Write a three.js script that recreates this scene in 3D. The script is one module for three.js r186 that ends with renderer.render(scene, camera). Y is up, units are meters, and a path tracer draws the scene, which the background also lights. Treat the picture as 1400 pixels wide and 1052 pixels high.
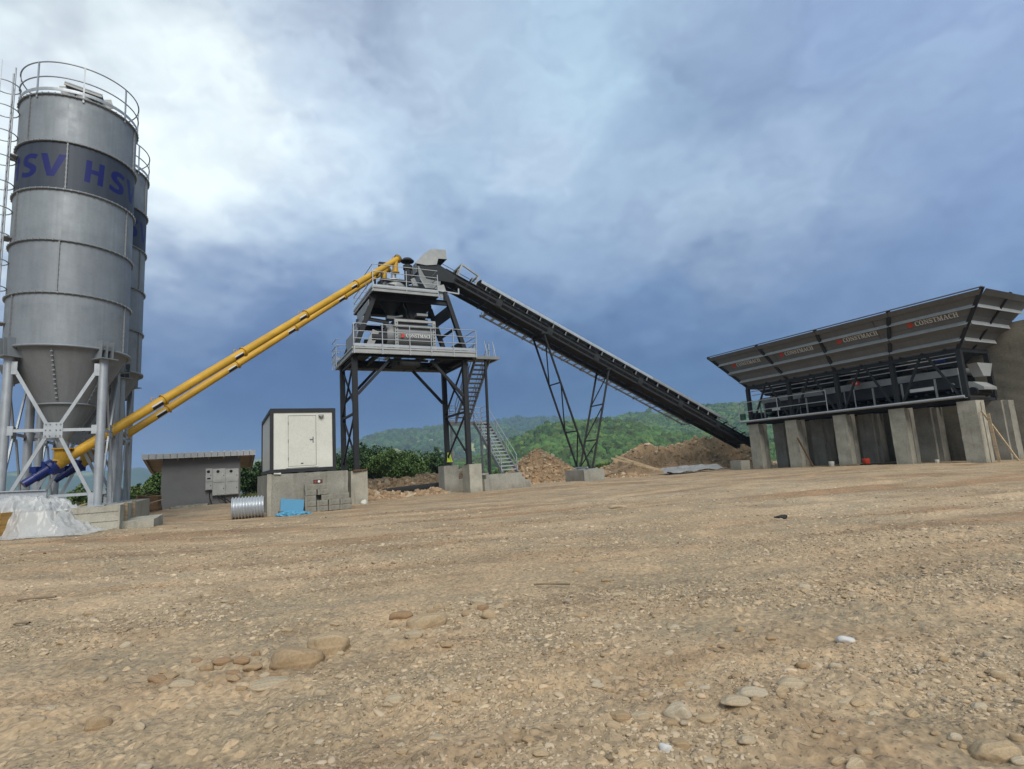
import * as THREE from 'three';
import { mergeGeometries } from 'three/addons/utils/BufferGeometryUtils.js';
import { TextGeometry } from 'three/addons/geometries/TextGeometry.js';
import { FontLoader } from 'three/addons/loaders/FontLoader.js';

// ---------------------------------------------------------------- camera
const W = 1024, HH = 769;
const scene = new THREE.Scene();
const FOCAL = 745, PCX = 700, PCY = 526, EYE = 1.5;          // lens in units of a 1400 x 1052 frame
const camera = new THREE.PerspectiveCamera(2 * Math.atan(526 / FOCAL) * 180 / Math.PI, W / HH, 0.1, 30000);
camera.position.set(0, EYE, 0);
camera.rotation.order = 'YXZ';
camera.rotation.set(8.31 * Math.PI / 180, 0, -3.6 * Math.PI / 180);
camera.updateMatrixWorld();
const CAMQ = camera.quaternion.clone();
function ray(px, py) { return new THREE.Vector3((px - PCX) / FOCAL, -(py - PCY) / FOCAL, -1).applyQuaternion(CAMQ); }
function atDepth(px, py, d) { const r = ray(px, py); return r.multiplyScalar(d / -r.z).add(new THREE.Vector3(0, EYE, 0)); }
function onGround(px, py, h = 0) { const r = ray(px, py); return r.multiplyScalar((h - EYE) / r.y).add(new THREE.Vector3(0, EYE, 0)); }

// ---------------------------------------------------------------- random and noise
let seed = 12345;
function rnd() { seed = (seed * 1664525 + 1013904223) >>> 0; return seed / 4294967296; }
const rr = (a, b) => a + (b - a) * rnd();
function hash2(i, j) { let h = (i * 374761393 + j * 668265263) | 0; h = Math.imul(h ^ (h >>> 13), 1274126177); return ((h ^ (h >>> 16)) >>> 0) / 4294967296; }
function vn(x, y, per = 0, perY = per) {
  let i = Math.floor(x), j = Math.floor(y); let u = x - i, v = y - j; u = u * u * (3 - 2 * u); v = v * v * (3 - 2 * v);
  let i1 = i + 1, j1 = j + 1;
  if (per) { i = ((i % per) + per) % per; j = ((j % perY) + perY) % perY; i1 = ((i1 % per) + per) % per; j1 = ((j1 % perY) + perY) % perY; }
  const a = hash2(i, j), b = hash2(i1, j), c = hash2(i, j1), d = hash2(i1, j1);
  return a + (b - a) * u + (c - a) * v + (a - b - c + d) * u * v;
}
function fbm(x, y, o = 4, per = 0, perY = per) { let s = 0, a = 0.5, n = 0; for (let k = 0; k < o; k++) { s += a * vn(x + k * 17.3 * (per ? 0 : 1), y + k * 9.1 * (per ? 0 : 1), per, perY); n += a; a *= 0.5; x *= 2; y *= 2; per *= 2; perY *= 2; } return s / n; }
const clamp = (x, a = 0, b = 1) => Math.min(b, Math.max(a, x));
const sstep = (a, b, x) => { const t = clamp((x - a) / (b - a)); return t * t * (3 - 2 * t); };
const lerp = (a, b, t) => a + (b - a) * t;

// ---------------------------------------------------------------- sky (float panorama: air and clouds only)
const EXPOSURE = 2.4;
const s2l = (c) => { c /= 255; return c <= 0.04045 ? c / 12.92 : Math.pow((c + 0.055) / 1.055, 2.4); };
const SKY_PTS = [ // where in the sky (seen through the lens) and its colour
  [-180, 40, 190, 200, 218], [-160, 150, 238, 243, 250], [-120, 280, 225, 233, 246], [-120, 420, 165, 182, 212], [-120, 560, 112, 136, 180],
  [20, 15, 180, 190, 210], [100, 18, 186, 195, 214], [190, 15, 192, 201, 220], [280, 22, 196, 206, 226], [60, 62, 236, 242, 250], [150, 58, 236, 242, 250], [5, 100, 224, 231, 244], [235, 75, 246, 250, 254], [300, 95, 248, 251, 254],
  [205, 100, 214, 223, 240], [250, 130, 206, 216, 236], [285, 160, 204, 215, 236], [170, 140, 238, 243, 250], [325, 150, 246, 250, 254], [230, 180, 240, 245, 252], [215, 240, 238, 244, 252], [260, 230, 234, 241, 250], [320, 210, 236, 243, 251],
  [365, 95, 192, 204, 228], [370, 55, 200, 210, 230], [420, 40, 186, 198, 222], [480, 25, 160, 174, 204], [540, 28, 150, 165, 197], [520, 55, 158, 173, 204], [600, 20, 188, 203, 226], [640, 50, 182, 200, 226],
  [430, 120, 200, 213, 236], [400, 190, 214, 225, 243], [490, 150, 192, 208, 233], [580, 110, 190, 206, 231], [660, 120, 172, 192, 221], [470, 240, 200, 214, 237], [560, 210, 186, 204, 231], [640, 210, 176, 197, 226], [300, 290, 216, 226, 243], [230, 310, 206, 217, 238], [380, 270, 204, 217, 239],
  [340, 340, 176, 192, 222], [260, 370, 166, 183, 214], [215, 420, 146, 165, 202], [430, 320, 172, 190, 221], [520, 300, 172, 191, 222], [600, 290, 164, 185, 218], [330, 400, 132, 153, 195], [250, 440, 122, 146, 190], [420, 390, 128, 152, 196], [480, 350, 146, 168, 208],
  [710, 30, 176, 196, 225], [760, 60, 178, 200, 228], [820, 70, 178, 202, 230], [730, 140, 170, 192, 222], [800, 130, 180, 204, 231], [720, 190, 190, 205, 232], [740, 210, 192, 207, 233], [840, 160, 168, 192, 223], [900, 40, 162, 182, 215], [920, 130, 146, 168, 204], [880, 200, 150, 172, 208], [800, 220, 170, 193, 224],
  [1000, 30, 160, 180, 216], [1000, 110, 148, 170, 208], [1020, 170, 146, 168, 205], [1120, 40, 152, 172, 214], [1130, 120, 148, 169, 208], [1210, 60, 146, 168, 212], [1290, 30, 158, 178, 220], [1380, 60, 156, 176, 218], [1290, 110, 162, 184, 220], [1380, 160, 150, 172, 214], [1290, 180, 154, 176, 216], [1180, 190, 152, 174, 212], [1560, 100, 150, 170, 212], [1560, 260, 142, 164, 208],
  [740, 280, 168, 190, 222], [850, 250, 176, 196, 226], [940, 230, 162, 184, 217], [1000, 250, 170, 190, 222], [1100, 215, 172, 190, 222], [1200, 250, 160, 181, 217], [1330, 240, 146, 168, 212], [900, 290, 180, 198, 226], [960, 300, 184, 201, 228], [1020, 310, 180, 198, 227], [1090, 285, 178, 196, 226], [1160, 268, 172, 191, 223],
  [880, 302, 158, 178, 212], [885, 325, 148, 169, 206], [820, 330, 154, 176, 212], [780, 370, 146, 168, 207], [720, 330, 158, 180, 215], [950, 345, 158, 178, 213],
  [1050, 336, 140, 160, 202], [1120, 322, 128, 150, 195], [1180, 305, 130, 152, 197], [1250, 290, 132, 154, 199], [1320, 290, 136, 158, 204], [1390, 285, 138, 161, 207], [960, 372, 132, 156, 198], [1020, 362, 126, 150, 193], [1100, 360, 130, 154, 200], [1180, 355, 134, 158, 203], [1270, 340, 130, 155, 202], [1370, 350, 134, 160, 206], [1240, 385, 124, 150, 197],
  [860, 385, 126, 150, 194], [900, 410, 112, 139, 184], [980, 410, 112, 140, 187], [1080, 400, 112, 140, 188], [780, 420, 112, 138, 182], [680, 390, 130, 154, 197], [660, 450, 100, 128, 175], [760, 470, 92, 121, 168], [880, 470, 96, 126, 174], [970, 460, 94, 124, 172], [920, 520, 86, 116, 163], [860, 550, 82, 111, 156], [700, 520, 78, 108, 155], [800, 540, 80, 109, 154], [640, 560, 78, 108, 156],
  [440, 450, 104, 130, 176], [360, 450, 106, 131, 177], [420, 520, 82, 112, 162], [340, 520, 84, 114, 164], [300, 560, 80, 111, 161], [540, 560, 80, 110, 159], [240, 500, 106, 131, 177], [220, 560, 100, 125, 170], [340, 590, 84, 112, 160], [300, 605, 92, 118, 162], [210, 605, 110, 131, 172], [190, 628, 122, 138, 174], [60, 560, 100, 126, 172], [560, 590, 78, 108, 155], [620, 600, 82, 110, 155], [1000, 545, 84, 112, 157], [1100, 540, 86, 113, 158], [1400, 450, 116, 143, 190], [1600, 420, 116, 142, 188],
].map(([x, y, r, g, b]) => { const k = 1 + 0.2 * sstep(0.4, 0.85, s2l(g)) - (x > 930 && y > 318 && y < 420 ? 0.1 : 0); return { d: ray(x, y).normalize(), c: [s2l(r * 0.982) * k, s2l(g * 1.002) * k, s2l(b * 0.978) * k] }; });
{ // the rest of the sky carries on as the same broken overcast
  for (let k = 0; k < 40; k++) {
    const az = 72 + (k >> 2) * 216 / 9, ring = k & 3, el = [4, 15, 34, 58][ring], a = az * Math.PI / 180, e = el * Math.PI / 180, left = az > 230 && az < 300, w = (left ? [112, 176, 214, 212] : [92, 116, 148, 172])[ring] + 22 * (hash2(k, 3) - 0.5), tint = left ? 0.55 : 1; // the bright break in the cloud runs on to the left
    SKY_PTS.push({ d: new THREE.Vector3(Math.sin(a) * Math.cos(e), Math.sin(e), -Math.cos(a) * Math.cos(e)), c: [s2l(w - 3), s2l(w + 24 * tint), s2l(w + (54 - ring * 8) * tint)] });
  }
  SKY_PTS.push({ d: new THREE.Vector3(0, 1, 0), c: [s2l(180), s2l(192), s2l(212)] }, { d: new THREE.Vector3(0.2, 0.9, -0.3).normalize(), c: [s2l(168), s2l(182), s2l(206)] }, { d: new THREE.Vector3(-0.4, 0.8, -0.2).normalize(), c: [s2l(190), s2l(200), s2l(218)] });
}
{
  const w = 2048, h = 1024, data = new Float32Array(w * h * 4), dir = new THREE.Vector3();
  const gw = 512, gh = 256;                                      // colours on a coarse grid, cloud detail on the fine one
  const coarse = new Float32Array((gw + 1) * (gh + 1) * 3);
  for (let j = 0; j <= gh; j++) for (let i = 0; i <= gw; i++) {
    const el = (j / gh - 0.5) * Math.PI, az = (i / gw - 0.5) * 2 * Math.PI;
    dir.set(Math.cos(el) * Math.cos(az), Math.sin(Math.max(el, 0.0)), Math.cos(el) * Math.sin(az)).normalize();
    let s = 0, c0 = 0, c1 = 0, c2 = 0;
    for (const p of SKY_PTS) { const a = 1 - p.d.dot(dir); const q = Math.exp(-a / 0.0017) + 2e-7 / (a * a + 1e-4); s += q; c0 += q * p.c[0]; c1 += q * p.c[1]; c2 += q * p.c[2]; }
    const o = (j * (gw + 1) + i) * 3; coarse[o] = c0 / s; coarse[o + 1] = c1 / s; coarse[o + 2] = c2 / s;
  }
  const sample = (u, v, k) => { u = clamp(u, 0, 0.99999) * gw; v = clamp(v, 0, 0.99999) * gh; const i = Math.floor(u), j = Math.floor(v), fu = u - i, fv = v - j, g = (a, b) => coarse[(b * (gw + 1) + a) * 3 + k]; return lerp(lerp(g(i, j), g(i + 1, j), fu), lerp(g(i, j + 1), g(i + 1, j + 1), fu), fv); };
  for (let j = 0; j < h; j++) for (let i = 0; i < w; i++) {
    const u = (i + 0.5) / w, v = (j + 0.5) / h, el = (v - 0.5) * Math.PI, az = (u - 0.5) * 2 * Math.PI, o = (j * w + i) * 4;
    if (v < 0.47) { for (let k = 0; k < 3; k++) data[o + k] = sample(u, 0.5, k) / EXPOSURE; data[o + 3] = 1; continue; }
    const k1 = sstep(-0.02, 0.16, el), X = u * 48, Y = v * 40;                 // ragged cloud edges: the colour field is pulled about by noise
    const wx = fbm(X, Y, 6, 48, 40) - 0.5, wy = fbm(X + 0, Y + 20.5, 6, 48, 40) - 0.5, w2x = fbm(u * 160, v * 150 + 7, 4, 160, 150) - 0.5, w2y = fbm(u * 160, v * 150 + 91, 4, 160, 150) - 0.5;
    const n1 = fbm(u * 40 + wx * 2.2, v * 44 + wy * 2.2 + 3, 6, 40, 44) - 0.5, n2 = fbm(u * 130 + wx * 5, v * 170 + wy * 6 + 11, 4, 130, 170) - 0.5;
    const puff = sstep(0.44, 0.56, fbm(u * 74 + wx * 6, v * 90 + wy * 7 + 31, 5, 74, 90)) - 0.5;
    const f = 1 + (n1 * 0.26 + n2 * 0.14 + puff * 0.045) * (0.15 + 0.85 * k1), du = (wx * 0.024 + w2x * 0.01) * (0.3 + 0.7 * k1), dv = (wy * 0.04 + w2y * 0.018) * k1;
    for (let k = 0; k < 3; k++) data[o + k] = sample(u + du, Math.max(v + dv, 0.5), k) * Math.pow(Math.max(f, 0.3), k === 2 ? 0.75 : 1) * 1.04 / EXPOSURE;
    data[o + 3] = 1;
  }
  const sky = new THREE.DataTexture(data, w, h, THREE.RGBAFormat, THREE.FloatType);
  sky.mapping = THREE.EquirectangularReflectionMapping; sky.magFilter = THREE.LinearFilter; sky.minFilter = THREE.LinearFilter; sky.needsUpdate = true;
  scene.background = sky; scene.environment = sky;
}
// veiled sun: high, behind the viewer's right shoulder, very soft
const sun = new THREE.DirectionalLight(new THREE.Color(1, 0.95, 0.86), 1.5);
sun.position.set(22, 60, 34); sun.target.position.set(0, 0, -30);
sun.castShadow = true; sun.shadow.radius = 60; sun.shadow.mapSize.set(2048, 2048);
Object.assign(sun.shadow.camera, { left: -60, right: 60, top: 60, bottom: -60, near: 1, far: 200 });
scene.add(sun, sun.target);
const renderer = new THREE.WebGLRenderer({ antialias: true });
renderer.setSize(W, HH); renderer.toneMapping = THREE.LinearToneMapping; renderer.toneMappingExposure = EXPOSURE;
renderer.shadowMap.enabled = true;
scene.fog = new THREE.FogExp2(new THREE.Color(0.42, 0.62, 0.92), 0.00026);

// ---------------------------------------------------------------- textures and materials
function tex(size, fn, srgb = true) {
  const d = new Uint8Array(size * size * 4);
  for (let j = 0; j < size; j++) for (let i = 0; i < size; i++) { const c = fn(i / size, j / size, i, j), o = (j * size + i) * 4; d[o] = clamp(c[0], 0, 255); d[o + 1] = clamp(c[1], 0, 255); d[o + 2] = clamp(c[2], 0, 255); d[o + 3] = 255; }
  const t = new THREE.DataTexture(d, size, size); t.wrapS = t.wrapT = THREE.RepeatWrapping; t.magFilter = THREE.LinearFilter; t.minFilter = THREE.LinearMipmapLinearFilter; t.generateMipmaps = true;
  if (srgb) t.colorSpace = THREE.SRGBColorSpace; t.needsUpdate = true; return t;
}
function rep(t, s) { const c = t.clone(); c.repeat.set(s, s); c.needsUpdate = true; return c; }
const g3 = (v) => [v, v, v];
const T = {};
T.concrete = tex(1024, (u, v) => { // weathered board-marked concrete, tile 4 m
  const n = fbm(u * 6, v * 6, 5, 6), f = fbm(u * 90, v * 90, 3, 90), st = fbm(u * 24, v * 3, 3, 24, 3); const pore = vn(u * 200, v * 200, 200) > 0.93 ? -22 : 0;
  const drip = sstep(0.58, 0.8, st) * 16, l = 222 + (n - 0.5) * 58 + (f - 0.5) * 34 + pore - drip; return [l + 2, l - 1, l - 10]; });
T.concreteBump = tex(512, (u, v) => g3(128 + (fbm(u * 40, v * 40, 4, 40) - 0.5) * 150 - (vn(u * 110, v * 110, 110) > 0.92 ? 70 : 0)), false);
T.galv = tex(512, (u, v) => { const n = fbm(u * 5, v * 5, 4, 5), s = vn(u * 48, v * 48, 48), w = fbm(u * 30, v * 2, 3, 30, 2); const l = 224 + (n - 0.5) * 30 + (s - 0.5) * 8 + (w - 0.5) * 18; return [l - 3, l, l + 3]; });
T.galvRough = tex(512, (u, v) => { const n = fbm(u * 7, v * 7, 4, 7); return [0, 120 + n * 110, 255]; }, false);
T.paint = tex(512, (u, v) => { const n = fbm(u * 4, v * 4, 5, 4), d = fbm(u * 60, v * 60, 2, 60); const dust = sstep(0.55, 0.9, n) * 26; const l = 214 + (n - 0.5) * 40 + (d - 0.5) * 18; return [l + dust * 0.6, l + dust * 0.4, l]; });
T.wood = tex(512, (u, v) => { const g = fbm(u * 3 + Math.sin(v * 6.283) * 0.15, v * 40, 4, 0), k = fbm(u * 2, v * 8, 3); const l = 215 + (g - 0.5) * 80 + (k - 0.5) * 40; return [l, l * 0.95, l * 0.88]; });
T.plaster = tex(512, (u, v) => { const n = fbm(u * 5, v * 5, 4, 5), f = fbm(u * 120, v * 120, 2, 120); const l = 230 + (n - 0.5) * 22 + (f - 0.5) * 18; return g3(l); });
const col = (r, g, b) => new THREE.Color().setRGB(r, g, b);
const std = (o) => new THREE.MeshStandardMaterial({ side: THREE.DoubleSide, ...o });
const phy = (o) => new THREE.MeshPhysicalMaterial({ side: THREE.DoubleSide, ...o });
const M = {
  galv: std({ color: col(0.295, 0.318, 0.345), metalness: 0.2, roughness: 0.85, map: rep(T.galv, 0.5), roughnessMap: rep(T.galvRough, 0.4) }),
  galvB: std({ color: col(0.28, 0.302, 0.33), metalness: 0.2, roughness: 0.85, map: rep(T.galv, 0.31), roughnessMap: rep(T.galvRough, 0.23) }),
  galvC: std({ color: col(0.305, 0.328, 0.352), metalness: 0.2, roughness: 0.85, map: rep(T.galv, 0.43), roughnessMap: rep(T.galvRough, 0.33) }),
  cone: std({ color: col(0.29, 0.3, 0.31), metalness: 0.2, roughness: 0.8, map: rep(T.galv, 0.37) }),
  zinc: std({ color: col(0.52, 0.54, 0.57), metalness: 0.45, roughness: 0.5, map: rep(T.galv, 0.9) }),
  dark: std({ color: col(0.015, 0.0175, 0.022), roughness: 0.75, map: rep(T.paint, 0.4) }),
  darkB: std({ color: col(0.021, 0.025, 0.031), roughness: 0.75, map: rep(T.paint, 0.6) }),
  black: std({ color: col(0.009, 0.009, 0.010), roughness: 0.7, map: rep(T.paint, 0.6) }),
  rubber: std({ color: col(0.012, 0.012, 0.013), roughness: 0.85 }),
  grey: std({ color: col(0.30, 0.315, 0.33), roughness: 0.5, metalness: 0.15, map: rep(T.paint, 0.5) }),
  greyL: std({ color: col(0.44, 0.46, 0.47), roughness: 0.5, metalness: 0.1, map: rep(T.paint, 0.5) }),
  hopper: std({ color: col(0.185, 0.185, 0.183), roughness: 0.6, metalness: 0.15, map: rep(T.galv, 0.33) }),
  white: std({ color: col(0.72, 0.72, 0.665), roughness: 0.45, map: rep(T.plaster, 0.3) }),
  whiteB: std({ color: col(0.67, 0.67, 0.615), roughness: 0.5, map: rep(T.plaster, 0.21) }),
  letter: std({ color: col(0.62, 0.62, 0.61), roughness: 0.5 }),
  red: std({ color: col(0.48, 0.045, 0.02), roughness: 0.5 }),
  yellow: std({ color: col(0.74, 0.42, 0.03), roughness: 0.55, map: rep(T.paint, 0.7) }),
  blue: std({ color: col(0.012, 0.03, 0.2), roughness: 0.4, map: rep(T.paint, 1.2) }),
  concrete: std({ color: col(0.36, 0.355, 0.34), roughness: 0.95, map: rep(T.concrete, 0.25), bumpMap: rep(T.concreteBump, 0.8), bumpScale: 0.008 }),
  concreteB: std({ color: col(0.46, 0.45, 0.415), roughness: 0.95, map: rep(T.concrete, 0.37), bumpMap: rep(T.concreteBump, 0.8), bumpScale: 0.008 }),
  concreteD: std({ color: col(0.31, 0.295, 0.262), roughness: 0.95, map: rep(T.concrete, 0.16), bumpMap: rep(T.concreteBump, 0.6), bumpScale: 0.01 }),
  block: std({ color: col(0.31, 0.305, 0.29), roughness: 1, map: rep(T.concrete, 0.9), bumpMap: rep(T.concreteBump, 2), bumpScale: 0.01 }),
  wood: std({ color: col(0.58, 0.49, 0.37), roughness: 0.85, map: rep(T.wood, 0.7) }),
  woodOld: std({ color: col(0.30, 0.255, 0.2), roughness: 0.9, map: rep(T.wood, 0.5) }),
  plaster: std({ color: col(0.205, 0.205, 0.21), roughness: 0.95, map: rep(T.plaster, 0.5) }),
  roofing: std({ color: col(0.62, 0.64, 0.68), roughness: 0.5, metalness: 0.1, map: rep(T.paint, 0.5) }),
  soffit: std({ color: col(0.42, 0.375, 0.315), roughness: 0.9, map: rep(T.wood, 0.6) }),
  cabinet: std({ color: col(0.56, 0.57, 0.56), roughness: 0.55, map: rep(T.paint, 0.8) }),
  foam: std({ color: col(0.07, 0.22, 0.36), roughness: 0.8 }),
  tarpBlue: std({ color: col(0.07, 0.26, 0.42), roughness: 0.45 }),
  teal: std({ color: col(0.05, 0.24, 0.22), roughness: 0.6 }),
  crate: std({ color: col(0.56, 0.36, 0.12), roughness: 0.8, map: rep(T.wood, 0.8) }),
  hivis: std({ color: col(0.5, 0.62, 0.06), roughness: 0.8 }),
  brown: std({ color: col(0.2, 0.13, 0.08), roughness: 0.9, map: rep(T.wood, 0.9) }),
  steelShiny: std({ color: col(0.68, 0.7, 0.73), metalness: 0.55, roughness: 0.38, map: rep(T.galv, 0.8) }),
  glass: std({ color: col(0.02, 0.02, 0.025), roughness: 0.15 }),
  plastic: phy({ color: col(0.77, 0.78, 0.8), roughness: 0.18, transmission: 0.62, thickness: 0, ior: 1.3, specularIntensity: 0.8 }),
  tarpGrey: std({ color: col(0.33, 0.34, 0.35), roughness: 0.7, map: rep(T.paint, 0.6) }),
};

// ---------------------------------------------------------------- builders
const V = (x, y, z) => new THREE.Vector3(x, y, z);
const names = {};
function numbered(n) { const k = names[n] = (names[n] ?? -1) + 1; return k ? `${n}_${String(k).padStart(3, '0')}` : n; }
function boxUV(g) { // texture coordinates in metres from the face's own direction
  const p = g.attributes.position, n = g.attributes.normal, uv = new Float32Array(p.count * 2);
  for (let i = 0; i < p.count; i++) {
    const f = i - i % 3; const ax = Math.abs(n.getX(f)) + Math.abs(n.getX(f + 1)) + Math.abs(n.getX(f + 2)), ay = Math.abs(n.getY(f)) + Math.abs(n.getY(f + 1)) + Math.abs(n.getY(f + 2)), az = Math.abs(n.getZ(f)) + Math.abs(n.getZ(f + 1)) + Math.abs(n.getZ(f + 2));
    const x = p.getX(i), y = p.getY(i), z = p.getZ(i);
    if (ay >= ax && ay >= az) { uv[2 * i] = x; uv[2 * i + 1] = z; } else if (ax >= az) { uv[2 * i] = z; uv[2 * i + 1] = y; } else { uv[2 * i] = x; uv[2 * i + 1] = y; }
  }
  g.setAttribute('uv', new THREE.BufferAttribute(uv, 2)); return g;
}
function clean(g) { const o = g.index ? g.toNonIndexed() : g; for (const k of Object.keys(o.attributes)) if (!['position', 'normal'].includes(k)) o.deleteAttribute(k); return o; }
function geo(list) { const a = (Array.isArray(list) ? list : [list]).map(clean); return boxUV(a.length > 1 ? mergeGeometries(a) : a[0]); }
function part(parent, name, list, mat, label) {
  const m = new THREE.Mesh(list.isBufferGeometry && list.attributes.uv && list.userData.keep ? list : geo(list), mat); m.name = name; m.castShadow = m.receiveShadow = true; parent.add(m); if (label) m.userData.label = label; return m;
}
function thing(name, label, category, pos = [0, 0, 0], turn = 0, group) {
  const o = new THREE.Group(); o.name = numbered(name); o.position.set(...pos); o.rotation.y = turn; o.userData = { label, category }; if (group) o.userData.group = group; scene.add(o); return o;
}
function single(name, label, category, list, mat, pos = [0, 0, 0], turn = 0, group) {
  const m = part(scene, numbered(name), list, mat); m.position.set(...pos); m.rotation.y = turn; m.userData = { label, category }; if (group) m.userData.group = group; return m;
}
function structure(name, g, mat) { const m = new THREE.Mesh(g, mat); m.name = numbered(name); m.userData.kind = 'structure'; m.castShadow = m.receiveShadow = true; scene.add(m); return m; }
function box(w, h, d, x = 0, y = 0, z = 0, rx = 0, ry = 0, rz = 0) { const g = new THREE.BoxGeometry(w, h, d); if (rx) g.rotateX(rx); if (ry) g.rotateY(ry); if (rz) g.rotateZ(rz); g.translate(x, y, z); return g; }
function span(x0, x1, y0, y1, z0, z1) { return box(x1 - x0, y1 - y0, z1 - z0, (x0 + x1) / 2, (y0 + y1) / 2, (z0 + z1) / 2); }
const UP = V(0, 1, 0);
function aim(g, p, q, ref = UP) { // long axis of g is its local z
  const d = q.clone().sub(p), z = d.clone().normalize(); let r = Math.abs(z.dot(ref)) > 0.99 ? V(1, 0, 0) : ref; const x = r.clone().cross(z).normalize(), y = z.clone().cross(x);
  const m = new THREE.Matrix4().makeBasis(x, y, z); m.setPosition(p.clone().add(q).multiplyScalar(0.5)); g.applyMatrix4(m); return g;
}
const A3 = (p) => p.isVector3 ? p : V(...p);
function bar(p, q, w, h = w, ref) { p = A3(p); q = A3(q); return aim(new THREE.BoxGeometry(w, h, p.distanceTo(q)), p, q, ref); }
function beamI(p, q, w, h, t = 0.02, ref) { // an I section
  p = A3(p); q = A3(q); const L = p.distanceTo(q); const a = new THREE.BoxGeometry(w, t, L).translate(0, h / 2 - t / 2, 0), b = new THREE.BoxGeometry(w, t, L).translate(0, -h / 2 + t / 2, 0), c = new THREE.BoxGeometry(t, h - 2 * t, L);
  return aim(mergeGeometries([clean(a), clean(b), clean(c)]), p, q, ref);
}
function rod(p, q, r, seg = 8, r2 = r) { p = A3(p); q = A3(q); const g = new THREE.CylinderGeometry(r2, r, p.distanceTo(q), seg, 1); g.rotateX(Math.PI / 2); return aim(g, p, q); }
function path(pts, r, seg = 24, rs = 7) { return new THREE.TubeGeometry(new THREE.CatmullRomCurve3(pts.map(A3)), seg, r, rs); }
function poly(pts, depth, bevel = 0) { // outline in x,y extruded along z from 0 to -depth
  const s = new THREE.Shape(pts.map(([x, y]) => new THREE.Vector2(x, y))); const g = new THREE.ExtrudeGeometry(s, { depth, bevelEnabled: bevel > 0, bevelSize: bevel, bevelThickness: bevel, bevelSegments: 1, curveSegments: 8 }); g.translate(0, 0, -depth); return g;
}
function lathe(pts, seg = 24) { return new THREE.LatheGeometry(pts.map(([r, y]) => new THREE.Vector2(r, y)), seg); }
function rough(g, amp, freq = 3) { // chips the edges of cast concrete and stone a little
  const p = g.attributes.position; for (let i = 0; i < p.count; i++) { const x = p.getX(i), y = p.getY(i), z = p.getZ(i); p.setXYZ(i, x + (vn(x * freq + y * 5, z * freq + 3) - 0.5) * amp, y + (vn(y * freq + 7, x * freq + z * 3) - 0.5) * amp, z + (vn(z * freq + 13, y * freq + x * 2) - 0.5) * amp); } g.computeVertexNormals(); return g;
}
const ALPHA = 28 * Math.PI / 180;                                   // the plant's axes against the view
const AX = V(Math.cos(ALPHA), 0, -Math.sin(ALPHA)), BX = V(-Math.sin(ALPHA), 0, -Math.cos(ALPHA));
const serif = await new FontLoader().loadAsync('fonts/droid/droid_serif_bold.typeface.json');
function lettering(text, height, depth = 0.006) { const g = new TextGeometry(text, { font: serif, size: height, depth, curveSegments: 3, bevelEnabled: false }); g.computeBoundingBox(); g.translate(-g.boundingBox.min.x, 0, 0); return g; }

// ================================================================ the setting: ground
const TRACKS = [[-9.6, 0.4], [-11.5, 0.4], [-14.8, 1.7], [-16.7, 1.7], [-21.5, 3.1], [-23.4, 3.1], [-27.5, 0.9], [-29.3, 0.9]];
function rut(u, v) { let m = 0; for (const [v0, ph] of TRACKS) { const c = v0 + 0.9 * Math.sin(u * 0.07 + ph) + 0.25 * Math.sin(u * 0.23 + ph * 2), d = Math.abs(v - c); if (d < 0.8) m = Math.max(m, Math.exp(-((d / 0.3) ** 2)) * sstep(0.3, 0.6, vn(u * 0.21 + ph * 9, v0))); } return m; }
function groundH(x, z) {
  const d = -z, r = Math.hypot(x, z);
  let h = (fbm(x * 0.09 + 5, z * 0.09 + 2, 3) - 0.5) * 0.5 * sstep(3, 16, r) * (1 - sstep(120, 300, r) * 0.4);
  h += 0.3 * Math.exp(-(((x + 15) ** 2) / 50 + ((z + 18.5) ** 2) / 30)) + 0.3 * Math.exp(-(((x + 20) ** 2) / 60 + ((z + 34) ** 2) / 40));
  const edge = x < -24 ? 46 : x > 26 ? 75 : 54;
  const e = Math.max(d - edge, r - 95);
  h -= sstep(0, 45, e) * 4.5 + sstep(30, 500, e) * 16;
  if (r < 60) { // clods, wheel tracks
    const k = 1 - sstep(30, 60, r), u = x * 0.97 - z * 0.24, v = x * 0.24 + z * 0.97;
    h += ((fbm(u * 0.25 + 9, v * 2.2, 3) - 0.5) * 0.11 + (fbm(x * 2.1, z * 2.1 + 50, 3) - 0.5) * 0.05) * k;
    const rt = r > 5 ? rut(u, v) : 0; h -= rt * 0.045 * k * (1 + 0.25 * Math.sin(u * 16));
    if (r < 22) h += (1 - 0.7 * rt) * ((fbm(x * 9 + 3, z * 9, 3) - 0.5) * 0.05 + (vn(x * 31, z * 31) - 0.5) * 0.014) * (1 - sstep(10, 22, r)) * (0.5 + fbm(x * 0.7, z * 0.7 + 30, 2));
  }
  return h;
}
function worley(x, y, per) { // nearest cell point: distance, second distance, cell id
  const i = Math.floor(x), j = Math.floor(y); let f1 = 9, f2 = 9, id = 0;
  for (let b = -1; b <= 1; b++) for (let a = -1; a <= 1; a++) {
    const p = (((i + a) % per) + per) % per, q = (((j + b) % per) + per) % per;
    const dx = i + a + hash2(p, q + 911) - x, dy = j + b + hash2(p + 517, q) - y, s = 0.8 + 0.8 * hash2(p + 77, q + 5), d = Math.sqrt(dx * dx * s + dy * dy / s);
    if (d < f1) { f2 = f1; f1 = d; id = hash2(p + 31, q + 63); } else if (d < f2) f2 = d;
  }
  return [f1, f2, id];
}
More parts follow.
